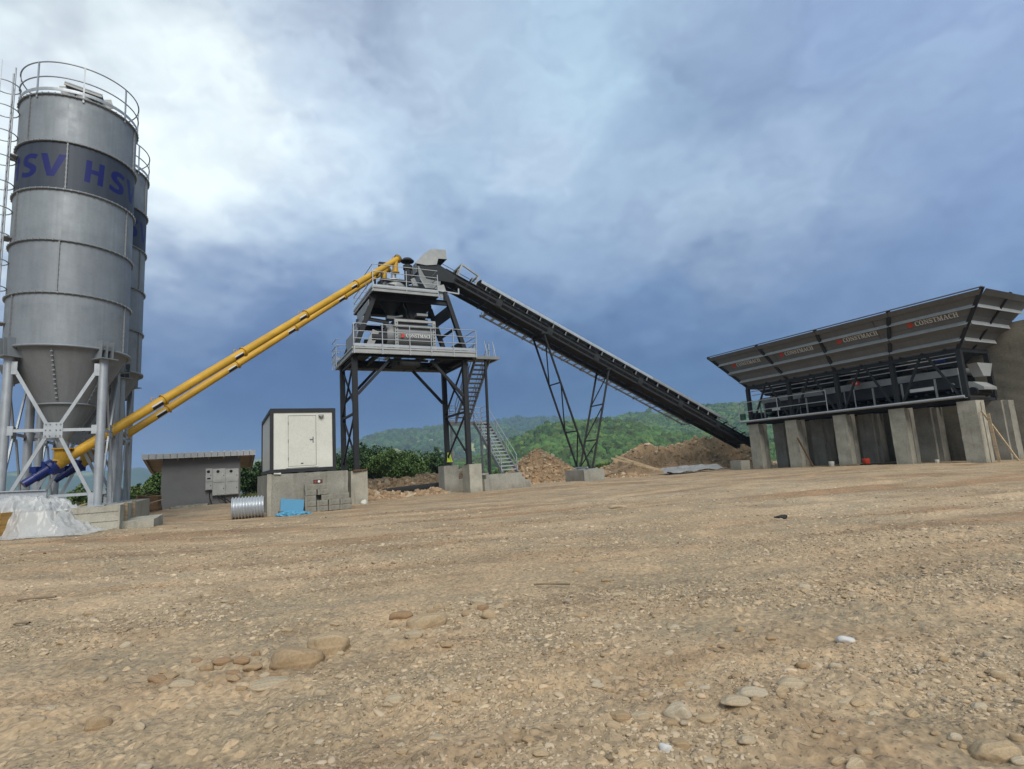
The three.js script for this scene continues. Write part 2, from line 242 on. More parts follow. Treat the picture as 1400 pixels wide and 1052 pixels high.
{
  const size = 2048, color = new Uint8Array(size * size * 4), bump = new Uint8Array(size * size * 4);
  for (let j = 0; j < size; j++) for (let i = 0; i < size; i++) { // gravelly clay, tile 5 m
    const u = i / size, v = j / size, o = (j * size + i) * 4;
    const n = fbm(u * 7, v * 7, 6, 7), f = fbm(u * 160, v * 160, 3, 160), gz = sstep(0.34, 0.62, fbm(u * 9 + 0.5, v * 9, 3, 9));
    const wa = worley(u * 170, v * 170, 170), wb = worley(u * 62, v * 62, 62);
    const pa = wa[2] > 0.35 ? sstep(0.5, 0.3, wa[0]) * gz : 0, pb = wb[2] > 0.72 ? sstep(0.44, 0.32, wb[0]) : 0;
    let l = 214 + (n - 0.5) * 60 + (f - 0.5) * 80, warm = (n - 0.5) * 12;
    l = lerp(l, 182 + wa[2] * 70 + (f - 0.5) * 30, pa * 0.7); l = lerp(l, 195 + ((wb[2] * 7.3) % 1) * 58 + (f - 0.5) * 26, pb); warm *= 1 - pb;
    const dk = vn(u * 300, v * 300, 300) > 0.88 ? -60 : 0; l += dk * (1 - pa) * (1 - pb);
    color[o] = clamp(l + warm, 0, 255); color[o + 1] = clamp(l * 0.985 - warm * 0.2, 0, 255); color[o + 2] = clamp(l * 0.965 - warm, 0, 255); color[o + 3] = 255;
    const hgt = clamp(80 + (f - 0.5) * 120 + (n - 0.5) * 60 + pa * Math.sqrt(Math.max(0, 1 - wa[0] * 1.9)) * 60 + pb * Math.sqrt(Math.max(0, 1 - wb[0] * 2)) * 110, 0, 255);
    bump[o] = bump[o + 1] = bump[o + 2] = hgt; bump[o + 3] = 255;
  }
  const mk = (d, srgb) => { const t = new THREE.DataTexture(d, size, size); t.wrapS = t.wrapT = THREE.RepeatWrapping; t.magFilter = THREE.LinearFilter; t.minFilter = THREE.LinearMipmapLinearFilter; t.generateMipmaps = true; if (srgb) t.colorSpace = THREE.SRGBColorSpace; t.needsUpdate = true; return t; };
  T.soil = mk(color, true); T.soilBump = mk(bump, false);
}
function soilColor(x, z, out) { // albedo of the yard before the fine texture
  const r = Math.hypot(x, z), u = x * 0.97 - z * 0.24, v = x * 0.24 + z * 0.97;
  const a = fbm(x * 0.23 + 4, z * 0.23, 4), t = fbm(u * 0.16 + 9, v * 1.1, 4), c = fbm(x * 1.3, z * 1.3 + 7, 3);
  let R = 0.505, G = 0.378, B = 0.246;
  const pale = sstep(0.48, 0.75, a) * 0.9; R += pale * 0.07; G += pale * 0.062; B += pale * 0.05;
  const red = clamp(sstep(0.54, 0.72, t) * 0.85 + sstep(0.62, 0.8, c) * 0.35) * sstep(7, 15, r); R = lerp(R, 0.40, red); G = lerp(G, 0.25, red); B = lerp(B, 0.142, red);
  const rt = r > 5 && r < 60 ? rut(u, v) * (0.35 + 0.5 * vn(u * 0.9, v * 3)) : 0; R = lerp(R, 0.385, rt); G = lerp(G, 0.265, rt); B = lerp(B, 0.165, rt);
  const damp = sstep(0.6, 0.78, c) * (1 - sstep(6, 14, r)) * 0.38 + sstep(0.62, 0.74, fbm(u * 0.5, v * 2.6 + 40, 3)) * 0.4; R = lerp(R, 0.31, damp); G = lerp(G, 0.215, damp); B = lerp(B, 0.132, damp);
  const d = -z, far = sstep(0, 9, Math.max(d - (x < -24 ? 42 : 58) - fbm(x * 0.1, z * 0.1, 2) * 8, r - 100));
  if (far > 0) { const g = fbm(x * 0.02, z * 0.02 + 9, 4); R = lerp(R, lerp(0.055, 0.13, g), far); G = lerp(G, lerp(0.085, 0.15, g), far); B = lerp(B, 0.032, far); }
  out[0] = R; out[1] = G; out[2] = B;
}
{
  const th = []; const A = 52 * Math.PI / 180, NV = 680; for (let i = 0; i <= NV; i++) th.push(-A + 2 * A * i / NV); const NB = 70; for (let i = 1; i < NB; i++) th.push(A + (2 * Math.PI - 2 * A) * i / NB);
  const rs = [0.05, 0.5, 1.0, 1.4]; let r = 1.7; while (r < 70) { rs.push(r); r *= 1.0082; } while (r < 3600) { rs.push(r); r *= 1.06; }
  const nt = th.length, nr = rs.length, pos = new Float32Array(nt * nr * 3), cl = new Float32Array(nt * nr * 3), uv = new Float32Array(nt * nr * 2), idx = []; const c = [0, 0, 0];
  for (let j = 0; j < nr; j++) for (let i = 0; i < nt; i++) {
    const x = rs[j] * Math.sin(th[i]), z = -rs[j] * Math.cos(th[i]), k = j * nt + i; pos[3 * k] = x; pos[3 * k + 1] = groundH(x, z); pos[3 * k + 2] = z; soilColor(x, z, c); cl.set(c, 3 * k); uv[2 * k] = x / 5; uv[2 * k + 1] = z / 5;
    if (j < nr - 1) { const i2 = (i + 1) % nt, a = k, b = j * nt + i2, d = k + nt, e = (j + 1) * nt + i2; idx.push(a, b, d, b, e, d); }
  }
  const g = new THREE.BufferGeometry(); g.setAttribute('position', new THREE.BufferAttribute(pos, 3)); g.setAttribute('color', new THREE.BufferAttribute(cl, 3)); g.setAttribute('uv', new THREE.BufferAttribute(uv, 2)); g.setIndex(idx); g.computeVertexNormals();
  M.soil = std({ vertexColors: true, map: T.soil, bumpMap: T.soilBump, bumpScale: 0.022, roughness: 1 });
  structure('ground', g, M.soil);
}
console.log('ground done');

// ================================================================ hills and woods
function blob(n, s) { // rounded, uneven crown for far woods
  const parts = []; for (let k = 0; k < n; k++) { const g = new THREE.IcosahedronGeometry(1, 2); const p = g.attributes.position; const ox = (hash2(k, s) - 0.5) * 1.1, oy = 0.55 + hash2(k + 9, s) * 0.75, oz = (hash2(k, s + 5) - 0.5) * 1.1, q = 0.5 + 0.3 * hash2(k, s + 8); for (let i = 0; i < p.count; i++) { const x = p.getX(i), y = p.getY(i), z = p.getZ(i), m = q * (0.62 + 0.45 * vn(x * 2.3 + k * 7 + s, y * 2.3 + z * 3.1) + 0.42 * vn(x * 6.1 + k * 3 + z * 4.7, y * 6.1 + s)); p.setXYZ(i, ox + x * m, oy + y * m * 1.05, oz + z * m); } g.computeVertexNormals(); parts.push(clean(g)); } return mergeGeometries(parts); }
const blobs = [blob(4, 1), blob(5, 2), blob(3, 3)];
M.wood1 = std({ color: col(1, 1, 1), roughness: 1 });
M.hill = std({ vertexColors: true, roughness: 1 });
function azOf(px, py) { const d = ray(px, py); return [Math.atan2(d.x, -d.z), d.y / Math.hypot(d.x, d.z)]; }
function hills(o) {
  const pts = o.crest.map(([x, y]) => azOf(x, y)).sort((a, b) => a[0] - b[0]);
  const crest = (az) => { if (az <= pts[0][0]) return pts[0][1]; for (let i = 1; i < pts.length; i++) if (az <= pts[i][0]) { const [a0, e0] = pts[i - 1], [a1, e1] = pts[i]; return lerp(e0, e1, sstep(0, 1, (az - a0) / (a1 - a0)) * 0.5 + 0.5 * (az - a0) / (a1 - a0)); } return pts[pts.length - 1][1]; };
  const H = (az, r) => { const top = EYE + o.rc * crest(az) * 0.98, t = clamp((r - o.r0) / (o.rc - o.r0)), x = r * Math.sin(az), z = r * Math.cos(az), n = fbm(x / o.lump + 3, z / o.lump, 5) - 0.5; const p = r < o.rc ? Math.pow(sstep(0, 1.12, t) / sstep(0, 1.12, 1), 0.85) : 1 - 0.5 * sstep(o.rc, o.r1, r); return o.base + (top - o.base) * p + n * o.rough * (1 - 0.75 * sstep(0.75, 1, t)) * sstep(0, 0.2, t); };
  const na = o.na, nr = o.nr, pos = [], cl = [], idx = []; const a0 = pts[0][0], a1 = pts[pts.length - 1][0];
  for (let j = 0; j <= nr; j++) for (let i = 0; i <= na; i++) {
    const az = lerp(a0, a1, i / na), r = lerp(o.r0, o.r1, j / nr), x = r * Math.sin(az), z = -r * Math.cos(az); pos.push(x, H(az, r), z);
    const m = sstep(o.meadow, o.meadow + 0.1, fbm(x / o.patch + 9, -z / o.patch * 1.7, 4)), v = fbm(x / 60, z / 60, 3), w = 0.75 + 0.5 * v; cl.push(lerp(o.tree[0], o.grass[0], m) * w, lerp(o.tree[1], o.grass[1], m) * w, lerp(o.tree[2], o.grass[2], m) * w);
    if (j < nr && i < na) { const k = j * (na + 1) + i; idx.push(k, k + 1, k + na + 1, k + 1, k + na + 2, k + na + 1); }
  }
  const g = new THREE.BufferGeometry(); g.setAttribute('position', new THREE.Float32BufferAttribute(pos, 3)); g.setAttribute('color', new THREE.Float32BufferAttribute(cl, 3)); g.setIndex(idx); g.computeVertexNormals();
  structure(o.name, g, M.hill);
  if (!o.count) return H;
  const per = Math.floor(o.count / 3), m4 = new THREE.Matrix4(), q = new THREE.Quaternion(), cc = new THREE.Color();
  blobs.forEach((bg, b) => {
    const im = new THREE.InstancedMesh(bg, M.wood1, per); im.name = numbered('forest'); im.userData = { kind: 'stuff', label: o.label, category: 'forest' }; let k = 0, guard = 0;
    while (k < per && guard++ < per * 30) {
      const az = rr(a0, a1), r = lerp(o.r0 * 1.02, o.rc * 1.02, Math.sqrt(rnd())), x = r * Math.sin(az), z = -r * Math.cos(az); const mead = fbm(x / o.patch + 9, -z / o.patch * 1.7, 4);
      if (mead > o.meadow + 0.02 && rnd() > 0.06) continue;
      const s = o.size * rr(0.6, 1.25) * (rnd() < 0.1 ? 1.3 : 1); q.setFromAxisAngle(UP, rnd() * 6.28); m4.compose(V(x, H(az, r) - s * 0.35, z), q, V(s, s * rr(0.9, 1.4), s)); im.setMatrixAt(k, m4);
      const t = fbm(x / (o.patch * 0.4), z / (o.patch * 0.4) + 5, 3), v = rr(0.5, 1.45) * (0.6 + 0.8 * t); cc.setRGB(o.tree[0] * v * rr(0.85, 1.3), o.tree[1] * v, o.tree[2] * v); im.setColorAt(k, cc); k++;
    }
    im.count = k; im.castShadow = im.receiveShadow = true; scene.add(im);
  });
  return H;
}
const Gt = [0.055, 0.098, 0.03], Gm = [0.24, 0.26, 0.1];
hills({ name: 'far_hills', crest: [[-400, 650], [0, 645], [60, 640], [110, 644], [165, 641], [190, 638], [215, 644], [255, 646], [300, 640], [330, 632], [360, 625], [420, 617], [470, 611], [520, 606], [600, 600], [680, 578], [720, 574], [760, 576], [820, 572], [880, 571], [950, 571], [1050, 565], [1300, 556], [1700, 545]], r0: 1950, rc: 2800, r1: 3200, base: -25, rough: 34, lump: 360, patch: 240, meadow: 0.56, na: 260, nr: 40, tree: [0.05, 0.085, 0.03], grass: Gm, count: 0 });
hills({ name: 'valley_hill', label: 'hazy woods on the hill seen under the mixing tower', crest: [[440, 640], [480, 617], [500, 604], [518, 597], [536, 592.5], [560, 590], [579, 590], [599, 587], [620, 584], [650, 583], [690, 588], [730, 600], [790, 615], [860, 625]], r0: 850, rc: 1700, r1: 2200, base: -22, rough: 40, lump: 300, patch: 210, meadow: 0.47, na: 260, nr: 60, tree: Gt, grass: [0.3, 0.31, 0.12], count: 12000, size: 7 });
hills({ name: 'blue_hill', label: 'dark bluish woods on the hill behind the access stairs', crest: [[600, 625], [640, 600], [665, 585], [690, 579], [715, 576], [742, 575], [770, 577], [800, 580], [840, 584], [900, 600]], r0: 1250, rc: 2200, r1: 2600, base: -22, rough: 46, lump: 320, patch: 200, meadow: 0.6, na: 160, nr: 50, tree: [0.035, 0.07, 0.025], grass: Gm, count: 7000, size: 10 });
hills({ name: 'back_hill', label: 'green woods on the ridge behind the lower belt conveyor', crest: [[740, 612], [780, 597], [815, 583], [836, 578], [856, 573], [880, 571], [906, 572], [931, 571], [945, 567], [977, 562], [1016, 560], [1150, 552], [1400, 540], [1650, 535]], r0: 520, rc: 1150, r1: 1600, base: -20, rough: 24, lump: 170, patch: 140, meadow: 0.53, na: 260, nr: 60, tree: [0.06, 0.112, 0.03], grass: [0.19, 0.23, 0.075], count: 15000, size: 5.6 });
hills({ name: 'wooded_hill', label: 'bright green woods on the low hill behind the conveyor trestle', crest: [[600, 650], [660, 632], [700, 612], [727, 601], [749, 591], [773, 587], [797, 585], [836, 584], [870, 589], [894, 598], [930, 607], [980, 612], [1060, 617], [1200, 612]], r0: 200, rc: 520, r1: 700, base: -16, rough: 10, lump: 90, patch: 70, meadow: 0.56, na: 220, nr: 60, tree: [0.056, 0.108, 0.026], grass: [0.19, 0.22, 0.07], count: 16000, size: 3.5 });
console.log('hills done');

// ---------------------------------------------------------------- trees one can tell apart
M.leafA = std({ color: col(0.034, 0.072, 0.018), roughness: 0.75 }); M.leafB = std({ color: col(0.07, 0.125, 0.026), roughness: 0.75 }); M.leafC = std({ color: col(0.10, 0.15, 0.035), roughness: 0.8 });
M.bark = std({ color: col(0.08, 0.06, 0.045), roughness: 1, map: rep(T.wood, 0.6) });
function leafyTree(name, label, category, x, z, h, rad, n, mat, leaf = 0.2, trunkH = 0.28, group) {
  const t = thing(name, label, category, [x, groundH(x, z) - 0.05, z], rnd() * 6.28, group), pos = [], v = V(0, 0, 0), tr = [];
  const top = h * 0.75; tr.push(rod([0, 0, 0], [rr(-0.1, 0.1), top * 0.6, rr(-0.1, 0.1)], h * 0.025, 7, h * 0.014));
  for (let k = 0; k < 7; k++) { const a = rnd() * 6.28, y0 = h * rr(trunkH * 0.6, 0.5), L = rad * rr(0.5, 0.85); tr.push(rod([0, y0, 0], [Math.cos(a) * L, y0 + h * rr(0.12, 0.35), Math.sin(a) * L], h * 0.011, 5, h * 0.004)); }
  part(t, 'trunk', tr, M.bark);
  const cy = h * (trunkH + (1 - trunkH) / 2), hy = h * (1 - trunkH) / 2, sd = rnd() * 100; let made = 0, guard = 0;
  while (made < n && guard++ < n * 3) { // clumps of leaves on an uneven crown
    const a = rnd() * 6.283, e = Math.asin(rr(-1, 1)), lob = 0.45 + 0.85 * vn(Math.cos(a) * 1.6 + sd, Math.sin(a) * 1.6 + e * 1.7 + sd), q = Math.pow(rnd(), 0.28) * lob; const cx = Math.cos(a) * Math.cos(e) * rad * q, cyy = cy + Math.sin(e) * hy * q, cz = Math.sin(a) * Math.cos(e) * rad * q; const cr = rr(0.12, 0.3) * rad * 0.6;
    if (cyy < h * 0.06) continue;
    for (let m = 0; m < 26; m++) { const lx = cx + (rnd() + rnd() - 1) * cr, ly = cyy + (rnd() + rnd() - 1) * cr * 0.8, lz = cz + (rnd() + rnd() - 1) * cr, s = leaf * rr(0.6, 1.2), b = rnd() * 6.28, tl = rr(-0.9, 0.9), ux = Math.cos(b) * s, uz = Math.sin(b) * s, wx = -Math.sin(b) * s * 0.6, wz = Math.cos(b) * s * 0.6, wy = tl * s, uy = rr(-0.5, 0.3) * s;
      pos.push(lx, ly, lz, lx + ux * 0.5 + wx, ly + wy + uy * 0.5, lz + uz * 0.5 + wz, lx + ux, ly + uy, lz + uz, lx, ly, lz, lx + ux, ly + uy, lz + uz, lx + ux * 0.5 - wx, ly - wy + uy * 0.5, lz + uz * 0.5 - wz); made++; }
  }
  const g = new THREE.BufferGeometry(); g.setAttribute('position', new THREE.Float32BufferAttribute(pos, 3)); g.computeVertexNormals(); part(t, 'crown', g, mat); return t;
}
const treeSpots = [[470, 618, 58, 2.6, 'leafA', 'dark broadleaf tree showing between the white cabin and tower leg'], [505, 607, 62, 2.9, 'leafA', 'tallest dark bushy tree right behind the front tower leg'], [530, 613, 60, 2.8, 'leafB', 'round green bushy tree behind the tower, beside the tallest one'], [556, 617, 61, 2.9, 'leafB', 'broad green bushy tree in the middle of the tower opening'], [578, 622, 64, 2.2, 'leafA', 'small dark tree in the tower opening before the narrow pointed one'], [592, 617, 66, 2.2, 'leafA', 'narrow dark tree next to the far right tower leg'], [347, 634, 46, 2.2, 'leafA', 'dark bushy tree between the grey shed and the container wall'], [216, 648, 46, 0.8, 'leafB', 'young tree against the left end wall of the grey shed']];
for (const [px, py, d, rad, m, label] of treeSpots) { const p = atDepth(px, py, d), g0 = groundH(p.x, p.z); leafyTree('broadleaf_tree', label, 'tree', p.x, p.z, Math.max(2.5, p.y - g0), rad, 15000, M[m], 0.15, 0.12); }
const bushSpots = [[188, 660, 44, 0.8, 'leafC', 'pale leafy bush in the field left of the shed'], [108, 664, 44, 1.0, 'leafC', 'leafy bush seen between the silo legs'], [150, 668, 43, 0.9, 'leafB', 'low bush behind the silo legs near the footing'], [822, 634, 60, 1.5, 'leafC', 'pale green bush behind the crossed planks'], [838, 637, 58, 1.1, 'leafB', 'small dark green bush beside the dirt bank'], [455, 650, 50, 1.6, 'leafB', 'bush just behind the container wall and tower leg'], [612, 648, 56, 1.5, 'leafB', 'bush behind the twin footings of the tower'], [690, 640, 58, 1.6, 'leafB', 'bush behind the access stair foot'], [770, 642, 62, 2.0, 'leafB', 'green bush behind the cone shaped dirt pile']];
for (const [px, py, d, rad, m, label] of bushSpots) { const p = atDepth(px, py, d), g0 = groundH(p.x, p.z); leafyTree('bush', label, 'bush', p.x, p.z, Math.max(1.0, p.y - g0), rad, 4500, M[m], 0.12, 0.02); }
{ // weeds and grass on the field edge
  const pos = []; for (let k = 0; k < 9; k++) { const a = k * 0.7, L = 0.25 + 0.2 * hash2(k, 4), w = 0.012; const dx = Math.cos(a) * 0.12, dz = Math.sin(a) * 0.12, ox = (hash2(k, 1) - 0.5) * 0.2, oz = (hash2(k, 2) - 0.5) * 0.2; pos.push(ox - w, 0, oz, ox + w, 0, oz, ox + dx, L, oz + dz); }
  const g = new THREE.BufferGeometry(); g.setAttribute('position', new THREE.Float32BufferAttribute(pos, 3)); g.computeVertexNormals();
  const n = 12000, im = new THREE.InstancedMesh(g, std({ color: col(1, 1, 1), roughness: 0.9 }), n), m4 = new THREE.Matrix4(), q = new THREE.Quaternion(), cc = new THREE.Color(); im.name = 'grass'; im.userData = { kind: 'stuff', label: 'weedy grass along the edge of the dirt yard', category: 'grass' };
  let k = 0; while (k < n) { const left = rnd() < 0.75, x = left ? rr(-52, -19) : rr(-16, 14), z = left ? rr(-75, -39) : rr(-85, -56); if (fbm(x * 0.3, z * 0.3, 3) < 0.42) continue; const s = rr(0.6, 1.7); q.setFromAxisAngle(UP, rnd() * 6.28); m4.compose(V(x, groundH(x, z) - 0.02, z), q, V(s, s, s)); im.setMatrixAt(k, m4); const v = rr(0.7, 1.3); cc.setRGB(0.10 * v * rr(0.8, 1.5), 0.14 * v, 0.035 * v); im.setColorAt(k, cc); k++; }
  scene.add(im);
}

// ================================================================ loose soil, stones
M.soilPile = std({ color: col(0.44, 0.3, 0.178), map: T.soil, bumpMap: T.soilBump, bumpScale: 0.05, roughness: 1 });
M.soilPale = std({ color: col(0.45, 0.33, 0.21), map: T.soil, bumpMap: T.soilBump, bumpScale: 0.05, roughness: 1 });
const pileJobs = [];
function dirtPile(name, label, cx, cz, lx, lz, turn, hf, mat, nx = 110, nz = 70) {
  const g = new THREE.PlaneGeometry(lx, lz, nx, nz); g.rotateX(-Math.PI / 2); const p = g.attributes.position, uv = g.attributes.uv, c = Math.cos(turn), s = Math.sin(turn);
  for (let i = 0; i < p.count; i++) { const x = p.getX(i), z = p.getZ(i), wx = cx + x * c + z * s, wz = cz - x * s + z * c, u = x / lx + 0.5, v = z / lz + 0.5; const ed = clamp(Math.min(u, 1 - u, v, 1 - v) * 8); const hh = hf(u, v); const l = (fbm(wx * 0.9, wz * 0.9, 4) - 0.5) * 1.0 + (fbm(wx * 2.6, wz * 2.6, 4) - 0.5) * 0.55 + (vn(wx * 8, wz * 8) - 0.5) * 0.07; p.setY(i, groundH(wx, wz) + hh + l * Math.min(1, hh * 1.2) * ed - 0.08 * (1 - ed)); uv.setXY(i, x / 3.1, (z + p.getY(i) * 0.8) / 3.1); }
  g.computeVertexNormals(); const m = new THREE.Mesh(g, mat); m.name = numbered(name); m.position.set(cx, 0, cz); m.rotation.y = turn; m.userData = { label, category: 'dirt pile' }; m.castShadow = m.receiveShadow = true; scene.add(m); pileJobs.push([m, g]); return m;
}
const bump1 = (x, c, w) => Math.exp(-(((x - c) / w) ** 2));
{
  const p = atDepth(740, 655, 45); dirtPile('dirt_pile', 'cone shaped heap of brown soil beside the access stair', p.x, p.z, 7.2, 7, 0, (u, v) => { const d = Math.hypot((u - 0.5) * 1.0, (v - 0.5)) * 2.05; return 2.75 * Math.pow(clamp(1 - d), 0.85) * (0.9 + 0.2 * vn(u * 5, v * 5)); }, M.soilPile);
  const q = atDepth(925, 648, 51); dirtPile('dirt_pile', 'long reddish soil bank under the lower end of the conveyor', q.x, q.z, 17, 9, 0.12, (u, v) => { const cr = 0.25 + 1.95 * bump1(u, 0.32, 0.17) + 2.2 * bump1(u, 0.62, 0.16) + 2.65 * bump1(u, 0.85, 0.14); return Math.min(cr, 2.75) * sstep(0, 0.95, 1 - Math.abs(v - 0.5) * 2) * sstep(0, 0.12, Math.min(u, 1 - u)); }, M.soilPile, 200, 110);
  const w = atDepth(562, 668, 41); dirtPile('dirt_pile', 'low spoil heaps along the pipe trench behind the tower', w.x, w.z, 8, 4.5, 0.2, (u, v) => (0.75 + 0.55 * bump1(u, 0.68, 0.12) + 0.6 * bump1(u, 0.95, 0.08) + 0.2 * bump1(u, 0.3, 0.2)) * sstep(0, 0.6, 1 - Math.abs(v - 0.5) * 2), M.soilPale, 90, 60);
  const e = atDepth(552, 676, 34.2); dirtPile('dirt_pile', 'loose soil thrown over the black pipe in the trench', e.x, e.z - 0.1, 5.6, 1.6, 0.35, (u, v) => 0.42 * Math.max(0, fbm(u * 7 + 2, v * 2, 2) - 0.36) * 2.4 * sstep(0, 0.7, 1 - Math.abs(v - 0.5) * 2) * sstep(0, 0.1, Math.min(u, 1 - u)), M.soilPile, 80, 30);
  const y = atDepth(790, 654, 42); dirtPile('dirt_pile', 'low spread of clay behind the trestle footing', y.x + 1, y.z - 2, 9, 4, 0.1, (u, v) => 0.35 * bump1(u, 0.6, 0.3) * sstep(0, 0.6, 1 - Math.abs(v - 0.5) * 2) + 0.05, M.soilPile, 70, 40);
}
function pebble(s, detail = 1) { const g = new THREE.IcosahedronGeometry(1, detail); const h = g, p = h.attributes.position; for (let i = 0; i < p.count; i++) { const x = p.getX(i), y = p.getY(i), z = p.getZ(i), m = 0.8 + 0.42 * vn(x * 1.4 + s * 11, y * 1.4 + z * 2.1 + s); p.setXYZ(i, x * m * (1 + 0.25 * hash2(s, 1)), y * m * (0.4 + 0.18 * hash2(s, 2)), z * m * (0.72 + 0.2 * hash2(s, 3))); } return smoothNormals(h); }
function facet(s) { const g = new THREE.IcosahedronGeometry(1, 0), p = g.attributes.position; for (let i = 0; i < p.count; i++) { const x = p.getX(i), y = p.getY(i), z = p.getZ(i), m = 0.7 + 0.6 * vn(x * 2.2 + s * 9, y * 2.2 + z * 3 + s); p.setXYZ(i, x * m * 1.15, y * m * 0.6, z * m * 0.9); } g.computeVertexNormals(); return g; }
function smoothNormals(h) { // average the normals of corners that share a place
  h.computeVertexNormals(); const p = h.attributes.position, n = h.attributes.normal, m = new Map(); for (let i = 0; i < p.count; i++) { const k = `${Math.round(p.getX(i) * 1e4)},${Math.round(p.getY(i) * 1e4)},${Math.round(p.getZ(i) * 1e4)}`; let a = m.get(k); if (!a) m.set(k, a = [0, 0, 0, []]); a[0] += n.getX(i); a[1] += n.getY(i); a[2] += n.getZ(i); a[3].push(i); } for (const a of m.values()) { const l = Math.hypot(a[0], a[1], a[2]) || 1; for (const i of a[3]) n.setXYZ(i, a[0] / l, a[1] / l, a[2] / l); } return h; }
{
  M.gravel = std({ color: col(1, 1, 1), roughness: 0.95 });
  const q = new THREE.Quaternion(), eu = new THREE.Euler(), m4 = new THREE.Matrix4(), cc = new THREE.Color(), c = [0, 0, 0];
  for (let s = 0; s < 5; s++) {
    const crumb = s > 2, n = crumb ? 34000 : 17000, im = new THREE.InstancedMesh(crumb ? facet(s) : pebble(s + 1), M.gravel, n); im.name = numbered(crumb ? 'soil_crumbs' : 'gravel'); im.userData = { kind: 'stuff', label: crumb ? 'brown soil crumbs strewn between the pebbles' : 'loose tan pebbles and grit strewn over the yard', category: 'gravel' }; let k = 0;
    while (k < n) {
      const az = rr(-0.9, 0.9), r = 2.0 * Math.pow(11, Math.pow(rnd(), 1.0)), x = r * Math.sin(az), z = -r * Math.cos(az);
      if (fbm(x * 0.45 + 3, z * 0.8, 4) < rr(0.38, 0.66) || rnd() < sstep(8, 22, r) * 0.6) continue;
      const size = (crumb ? 0.8 : 1) * (0.0034 + 0.00034 * r) * Math.exp(1.4 * (rnd() + rnd() + rnd() - 1.4)); eu.set(rr(-0.35, 0.35), rnd() * 6.28, rr(-0.35, 0.35)); q.setFromEuler(eu); m4.compose(V(x, groundH(x, z) + size * rr(-0.35, 0.1), z), q, V(size * rr(0.8, 1.35), size, size)); im.setMatrixAt(k, m4);
      soilColor(x, z, c); const v = crumb ? rr(0.34, 0.8) : rr(0.66, 1.06), gr = crumb ? 0 : rr(0, 0.35), L = (c[0] + c[1] + c[2]) / 3 * 1.05; cc.setRGB(lerp(c[0], L * 1.12, gr) * v, lerp(c[1], L, gr) * v, lerp(c[2], L * 0.86, gr) * v); im.setColorAt(k, cc); k++;
    }
    im.castShadow = im.receiveShadow = true; scene.add(im);
  }
  T.stone = tex(256, (u, v) => { const n = fbm(u * 5, v * 5, 4, 5), f = fbm(u * 50, v * 50, 2, 50), l = 205 + (n - 0.5) * 60 + (f - 0.5) * 40; return [l, l * 0.98, l * 0.95]; });
  const cols = [[0.58, 0.445, 0.295], [0.60, 0.495, 0.36], [0.50, 0.365, 0.23], [0.63, 0.54, 0.42], [0.43, 0.285, 0.17]]; M.stones = cols.map((k) => std({ color: col(...k), roughness: 0.95, map: rep(T.stone, 2.5) })); M.stoneWhite = std({ color: col(0.5, 0.49, 0.48), roughness: 0.9 });
  const chipped = (s) => { const g = new THREE.IcosahedronGeometry(1, 4), p = g.attributes.position, pl = []; for (let k = 0; k < 9; k++) { const n = V(hash2(k, s) - 0.5, (hash2(k + 40, s) - 0.5) * 1.3, hash2(k + 80, s) - 0.5).normalize(); pl.push([n, 0.66 + 0.22 * hash2(k + 7, s + 3)]); } const v = V(0, 0, 0);
    for (let i = 0; i < p.count; i++) { v.fromBufferAttribute(p, i); for (const [n, d] of pl) { const q = v.dot(n) - d; if (q > 0) v.addScaledVector(n, -q * 0.85); } const x = v.x, y = v.y, z = v.z, m = 1 + 0.16 * (vn(x * 2.1 + s * 5, y * 2.1 + z * 2.7) - 0.5) + 0.07 * (vn(x * 7 + s, y * 7 + z * 6) - 0.5); p.setXYZ(i, x * m * 1.15, y * m * 0.62, z * m * 0.95); } return smoothNormals(g); };
  const shapes = [0, 1, 2, 3, 4, 5, 6, 7].map((s) => boxUV(chipped(s + 20)));
  const stone = (label, px, py, wpx, hpx, mat, group, name = 'stone', turn = 0) => { // outline width and height as seen
    const p0 = onGround(px, py, 0.0), h0 = groundH(p0.x, p0.z), p = onGround(px, py, h0), d = Math.hypot(p.x, p.z), w = wpx * -p.z / FOCAL / 2, m = new THREE.Mesh(shapes[Math.floor(rnd() * 8)], mat); m.name = numbered(name); const hh = Math.min(w * 0.75, hpx * d / FOCAL * 0.55);
    m.position.set(p.x, groundH(p.x, p.z) + hh * 0.12, p.z); m.rotation.set(rr(-0.1, 0.1), turn || rr(-0.35, 0.35), rr(-0.1, 0.1)); m.scale.set(w / 1.05, hh / 0.52, w * rr(0.7, 1.0)); m.userData = { label, category: 'stone', ...(group ? { group } : {}) }; m.castShadow = m.receiveShadow = true; scene.add(m);
  };
  stone('oblong tan boulder with flat top, largest in the stony row', 583, 853, 54, 19, M.stones[0]); stone('round flat stone with a darker sunken middle, half buried', 404, 908, 72, 28, M.stones[2]); stone('lumpy tan boulder right behind the flat round stone', 450, 886, 58, 28, M.stones[0]);
  stone('pale flat oval cobble lying alone in the gravel', 927, 975, 35, 22, M.stones[3]); stone('rounded cobble sunk in gravel, lighter crown, far right foreground', 1364, 1036, 54, 24, M.stones[0]); stone('bright white rubble lump beside the dirt track', 1157, 878, 20, 10, M.stoneWhite); stone('small bright white chip in the foreground gravel', 910, 1027, 17, 13, M.stoneWhite);
